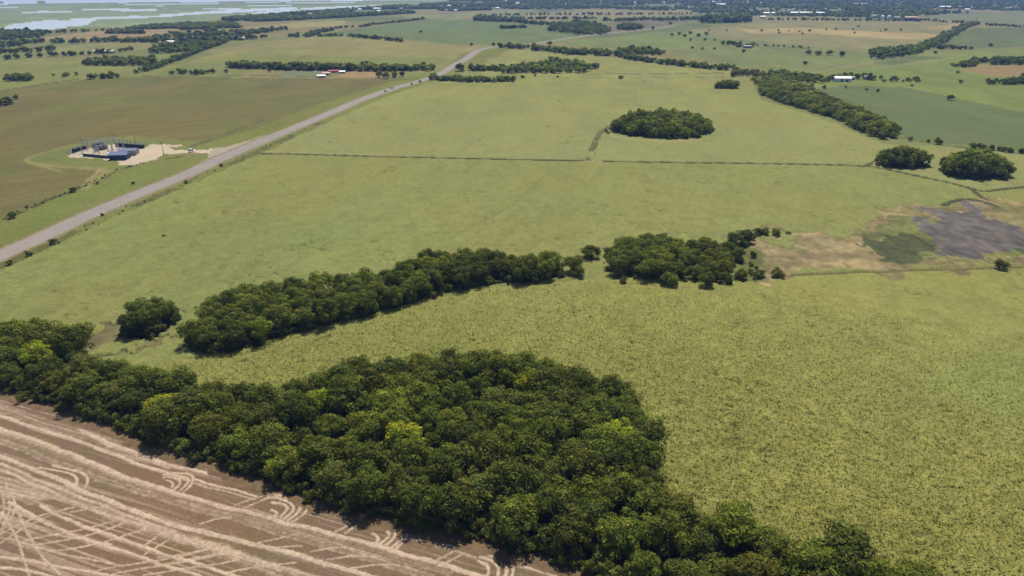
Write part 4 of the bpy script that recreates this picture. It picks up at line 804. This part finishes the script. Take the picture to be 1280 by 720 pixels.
# houses of the far town and the shore
g = np.random.default_rng(44); hp = []
TOWN = [(560,3.5),(640,8),(740,8),(860,12),(950,15),(1080,16),(1160,16),(1275,11),(1275,2),(560,1.5)]
SHORE = [(352,20),(400,17),(475,11),(560,7),(640,9),(640,13),(560,14),(480,18),(380,22)]
protos = {}
def town_house(kind):
    wc, rc, w, d, h = {'white roofed': ('white', 'white', 15, 12, 5), 'grey roofed': ('cream', 'grey', 14, 11, 5), 'terracotta roofed': ('cream', 'terracotta', 14, 11, 5), 'pale walled': ('white', 'grey', 12, 10, 6)}[kind]
    t = bpy.data.objects.new('town_house', None); COL.objects.link(t); MB().box(-w / 2, w / 2, -d / 2, d / 2, 0, h - .2).build('wall', M[wc], t); gable(w, d, h, 2.2).build('roof', M[rc], t); return t
n_h = 0
for poly, nn, where, gr in ((TOWN, 95, 'among the trees of the distant town', 'houses of the distant town'), (SHORE, 42, 'in the tree belt along the shore', 'houses along the shore')):
    c = []
    while len(c) < nn:
        u = g.uniform(min(p[0] for p in poly), max(p[0] for p in poly)); v = g.uniform(min(p[1] for p in poly), max(p[1] for p in poly))
        if inpoly(np.array([u]), np.array([v]), poly)[0]: c.append((u, v))
    for (u, v) in c:
        kind = ['white roofed', 'grey roofed', 'terracotta roofed', 'pale walled'][g.choice(4, p=[.34, .26, .16, .24])]
        if kind in protos: o = copy_tree(protos[kind])
        else: o = protos[kind] = town_house(kind)
        x, y = [float(q) for q in P(u, v)]; o.location = (x, y, 0); o.rotation_euler.z = g.uniform(-.5, .5); s = g.uniform(.55, 1.05); o.scale = (s, s, s)
        side = '' if poly is SHORE else (' left third' if u < 800 else (' middle' if u < 1040 else ' right third'))
        tag(o, f'small {kind} house {where}' + (', its' + side if side else ''), 'house', gr)
# power station yard
def sub():
    t = thing('control_building', 'dark blue roofed control building in the gravel yard', 'building', 150.5, 198.5, R(6))
    MB().box(-5, 5, -3.4, 3.4, 0, 2.9).build('wall', M['darkblue'], t); gable(10, 6.8, 3.1, 1.5, .4).build('roof', M['blue'], t)
    for x in (-4, 3): MB().box(x, x + 1.1, -3.46, -3.39, 0, 2.2).build('door', M['dark'], t)
    for x in (-2, 0.6): MB().box(x, x + 1.1, -3.46, -3.39, 1.1, 2.1).build('window', M['glass'], t)
    t = thing('control_building', 'bluish grey annex behind the dark blue control building', 'building', 162, 193, R(6))
    MB().box(-5, 5, -3, 3, 0, 2.8).build('wall', M['concrete'], t); gable(10, 6, 3, 1.0, .4).build('roof', M['blue'], t)
    t = thing('storage_tank', 'small white round tank at the left of the control building', 'storage tank', 138, 196.5, 0)
    MB().tube((0, 0, 0), (0, 0, 2.2), 1.7, n=20).build('tank_wall', M['white'], t); MB().dome((0, 0, 2.21), 1.7, .8).build('dome', M['white'], t)
    # low front wall
    a = np.array(P(104, 195)); b = np.array(P(136, 198)); c = (a + b) / 2; L = float(np.hypot(*(b - a)))
    t = thing('yard_wall', 'low dark wall along the front of the power station yard', 'wall', 0, 0, math.atan2(*(b - a)[::-1]), xy=tuple(float(q) for q in c))
    MB().box(-L / 2, L / 2, -.2, .2, 0, 1.6).build('wall_panel', M['darkblue'], t); MB().box(-L / 2 - .1, L / 2 + .1, -.3, .3, 1.601, 1.75).build('coping', M['concrete'], t)
    # dark equipment rows
    for (p, q, lb) in (((92,191),(107,186.5),'black equipment row at the left corner of the yard'), ((117,185.5),(128,182),'black equipment row behind the steel gantries'), ((146,183),(180,185.5),'long dark equipment row along the back fence')):
        a = np.array(P(*p)); b = np.array(P(*q)); c = (a + b) / 2; L = float(np.hypot(*(b - a)))
        t = thing('switchgear', lb, 'switchgear', 0, 0, math.atan2(*(b - a)[::-1]), xy=tuple(float(q_) for q_ in c))
        n = max(3, int(L / 2.4))
        for k in range(n):
            x0 = -L / 2 + k * L / n; MB().box(x0 + .06, x0 + L / n - .06, -.9, .9, .2, 2.3).build('cabinet', M['dark'], t)
        MB().box(-L / 2, L / 2, -1.1, 1.1, 0, .19).build('plinth', M['concrete'], t)
    # transformers
    for (u, v, lb) in ((122,188.5,'left one of three grey transformers'), (127,187.2,'middle one of three grey transformers'), (132,186,'right one of three grey transformers')):
        t = thing('transformer', lb + ' inside the yard', 'transformer', u, v, R(15), 'transformers in the yard')
        MB().box(-1.3, 1.3, -.9, .9, .3, 2.4).build('tank', M['dark'], t)
        r = MB(); [r.box(-1.2 + k * .3, -1.1 + k * .3, -1.4, -.92, .5, 2.2) for k in range(9)]; r.build('radiator', M['steel'], t)
        for x in (-.8, 0, .8): MB().tube((x, 0, 2.4), (x, 0, 3.3), .14, .06).build('bushing', M['white'], t)
        MB().tube((-1, .6, 2.9), (1, .6, 2.9), .28).build('conservator', M['steel'], t)
    # steel gantries
    def gantry(u, v, rz, lb):
        t = thing('gantry', lb, 'gantry', u, v, rz, 'steel gantries of the power station')
        for x in (-4, 4):
            m = MB(); [m.tube((x + a, b, 0), (x, 0, 7), .09, .06, 6) for a in (-.4, .4) for b in (-.4, .4)]
            for k in range(5): z = 1 + k * 1.2; w = .4 * (1 - z / 7); m.box(x - w, x + w, -w, w, z, z + .07)
            m.build('leg', M['steel'], t)
        m = MB(); m.box(-4.2, 4.2, -.2, -.1, 6.8, 6.95); m.box(-4.2, 4.2, .1, .2, 6.8, 6.95); m.box(-4.2, 4.2, -.06, .06, 7.2, 7.3)
        for k in range(10): m.tube((-4 + k * .85, -.15, 6.9), (-3.6 + k * .85, .0, 7.25), .04, n=5)
        m.build('beam', M['steel'], t)
        for x in (-2.5, 0, 2.5): MB().tube((x, 0, 6.8), (x, 0, 5.6), .12, .12, 8).build('insulator', M['concrete'], t)
    gantry(112, 191, R(20), 'steel gantry at the left of the yard'); gantry(127, 190.5, R(15), 'steel gantry in the middle of the yard'); gantry(119, 187, R(20), 'steel gantry behind the other two in the yard'); gantry(140, 186.5, R(5), 'steel gantry right of the transformers'); gantry(148, 188, R(-5), 'steel gantry at the right end, behind the control building'); gantry(133, 192, R(10), 'steel gantry nearest the small white tank')
    # fence: posts and rails as one fence
    line = [(87,194),(92,190),(128,180.5),(150,179),(183,183.5)]
    t = thing('security_fence', 'concrete post fence around the back of the power station yard', 'fence', 0, 0, 0, xy=tuple(float(q) for q in P(87, 194)))
    o = np.array(P(87, 194)); w = resample(world(line), 3.4) - o
    for p in w:
        m = MB(); m.box(p[0] - .2, p[0] + .2, p[1] - .2, p[1] + .2, 0, 3.3); m.tube((p[0], p[1], 2.8), (p[0], p[1] - .6, 3.5), .1, .08, 6); m.build('post', M['concrete'], t)
    m = MB()
    for a, b in zip(w[:-1], w[1:]):
        for z in (.4, 1.0, 1.6, 2.2, 2.7): m.tube((*a, z), (*b, z), .03, n=4, cap=False)
    m.build('wire', M['steel'], t)
    for (u, v, h, lb) in ((205,195,9,'utility pole at the right side of the gravel yard'), (144,180,7,'tall lamp pole at the back of the yard'), (104,185,6,'lamp pole behind the left black equipment row'), (170,181,6,'lamp pole behind the long dark equipment row')):
        t = thing('utility_pole', lb, 'pole', u, v, 0); MB().tube((0, 0, 0), (0, 0, h), .2, .12, 8).build('pole_shaft', M['wood'] if u == 205 else M['concrete'], t)
        MB().box(-1.1, 1.1, -.08, .08, h - .9, h - .7).build('crossarm', M['dark'], t)
        for x in (-.9, .9): MB().tube((x, 0, h - .69), (x, 0, h - .4), .07, .04, 6).build('insulator', M['white'], t)
sub()
# vehicles
def car(label, u, v, rz, paint, van=False):
    t = thing('car' if not van else 'van', label, 'car' if not van else 'van', u, v, rz); t.location.z = .37
    H = 1.1 if van else .82; prof = [(-2.2, .35), (-2.25, .8), (-1.2, .95), (2.1, 1.0), (2.2, .35)]
    n = len(prof); vs = [(x, -.88, z) for x, z in prof] + [(x, .88, z) for x, z in prof]
    fs = [tuple(range(n)), tuple(range(2 * n - 1, n - 1, -1))] + [(i, i + n, (i + 1) % n + n, (i + 1) % n) for i in range(n)]
    MB().poly(vs, fs).build('body', M[paint], t, .06)
    z1 = 1.0 + H * .65; vs = [(-1.2, -.8, .96), (2.0, -.8, 1.01), (1.6 if not van else 2.0, -.66, z1), (-.4, -.66, z1)]; vs += [(x, -y, z) for x, y, z in vs]
    MB().poly(vs, [(0, 1, 2, 3), (7, 6, 5, 4), (0, 4, 5, 1), (1, 5, 6, 2), (2, 6, 7, 3), (3, 7, 4, 0)]).build('cabin', M['glass'], t)
    MB().box(-.38, 1.58, -.68, .68, z1 - .01, z1 + .06).build('roof', M[paint], t)
    for x in (-1.4, 1.35):
        for y in (-.86, .86):
            w = MB().tube((x, y - .11, .34), (x, y + .11, .34), .34, n=16).build('wheel', M['tyre'], t); MB().tube((x, y - .12, .34), (x, y + .12, .34), .18, n=12).build('rim', M['silver'], w)
    for y in (-.6, .6): MB().box(-2.27, -2.2, y - .16, y + .16, .62, .76).build('headlight', M['white'], t)
def heading(a, b): p = np.array(P(*a)); q = np.array(P(*b)); d = q - p; return math.atan2(d[1], d[0]) + math.pi
car('white car driving on the road before the bend', 490, 111, heading((490,111),(520,102)), 'white', True)
car('small silver car behind the white one on the road', 482, 115, heading((470,118),(490,111)), 'silver')
t = car('white car standing on the yard lane near the road junction', 240, 190, heading((200,188),(262,190)), 'white')

# ------------------------------------------------------------------ haze
def haze():
    m = bpy.data.materials.new('haze_air'); m.use_nodes = True; n = m.node_tree.nodes; l = m.node_tree.links
    n.remove(n['Principled BSDF']); v = n.new('ShaderNodeVolumePrincipled')
    v.inputs['Color'].default_value = (.24, .42, 1.0, 1); v.inputs['Density'].default_value = HAZE; v.inputs['Anisotropy'].default_value = 0.0
    l.new(v.outputs[0], n['Material Output'].inputs['Volume'])
    b = MB().box(-16000, 16000, -16000, 16000, -1.2, 118).build('haze', m); tag(b, 'thin blue haze over the whole plain', 'haze', None, 'stuff')
HAZE = .000085
haze()
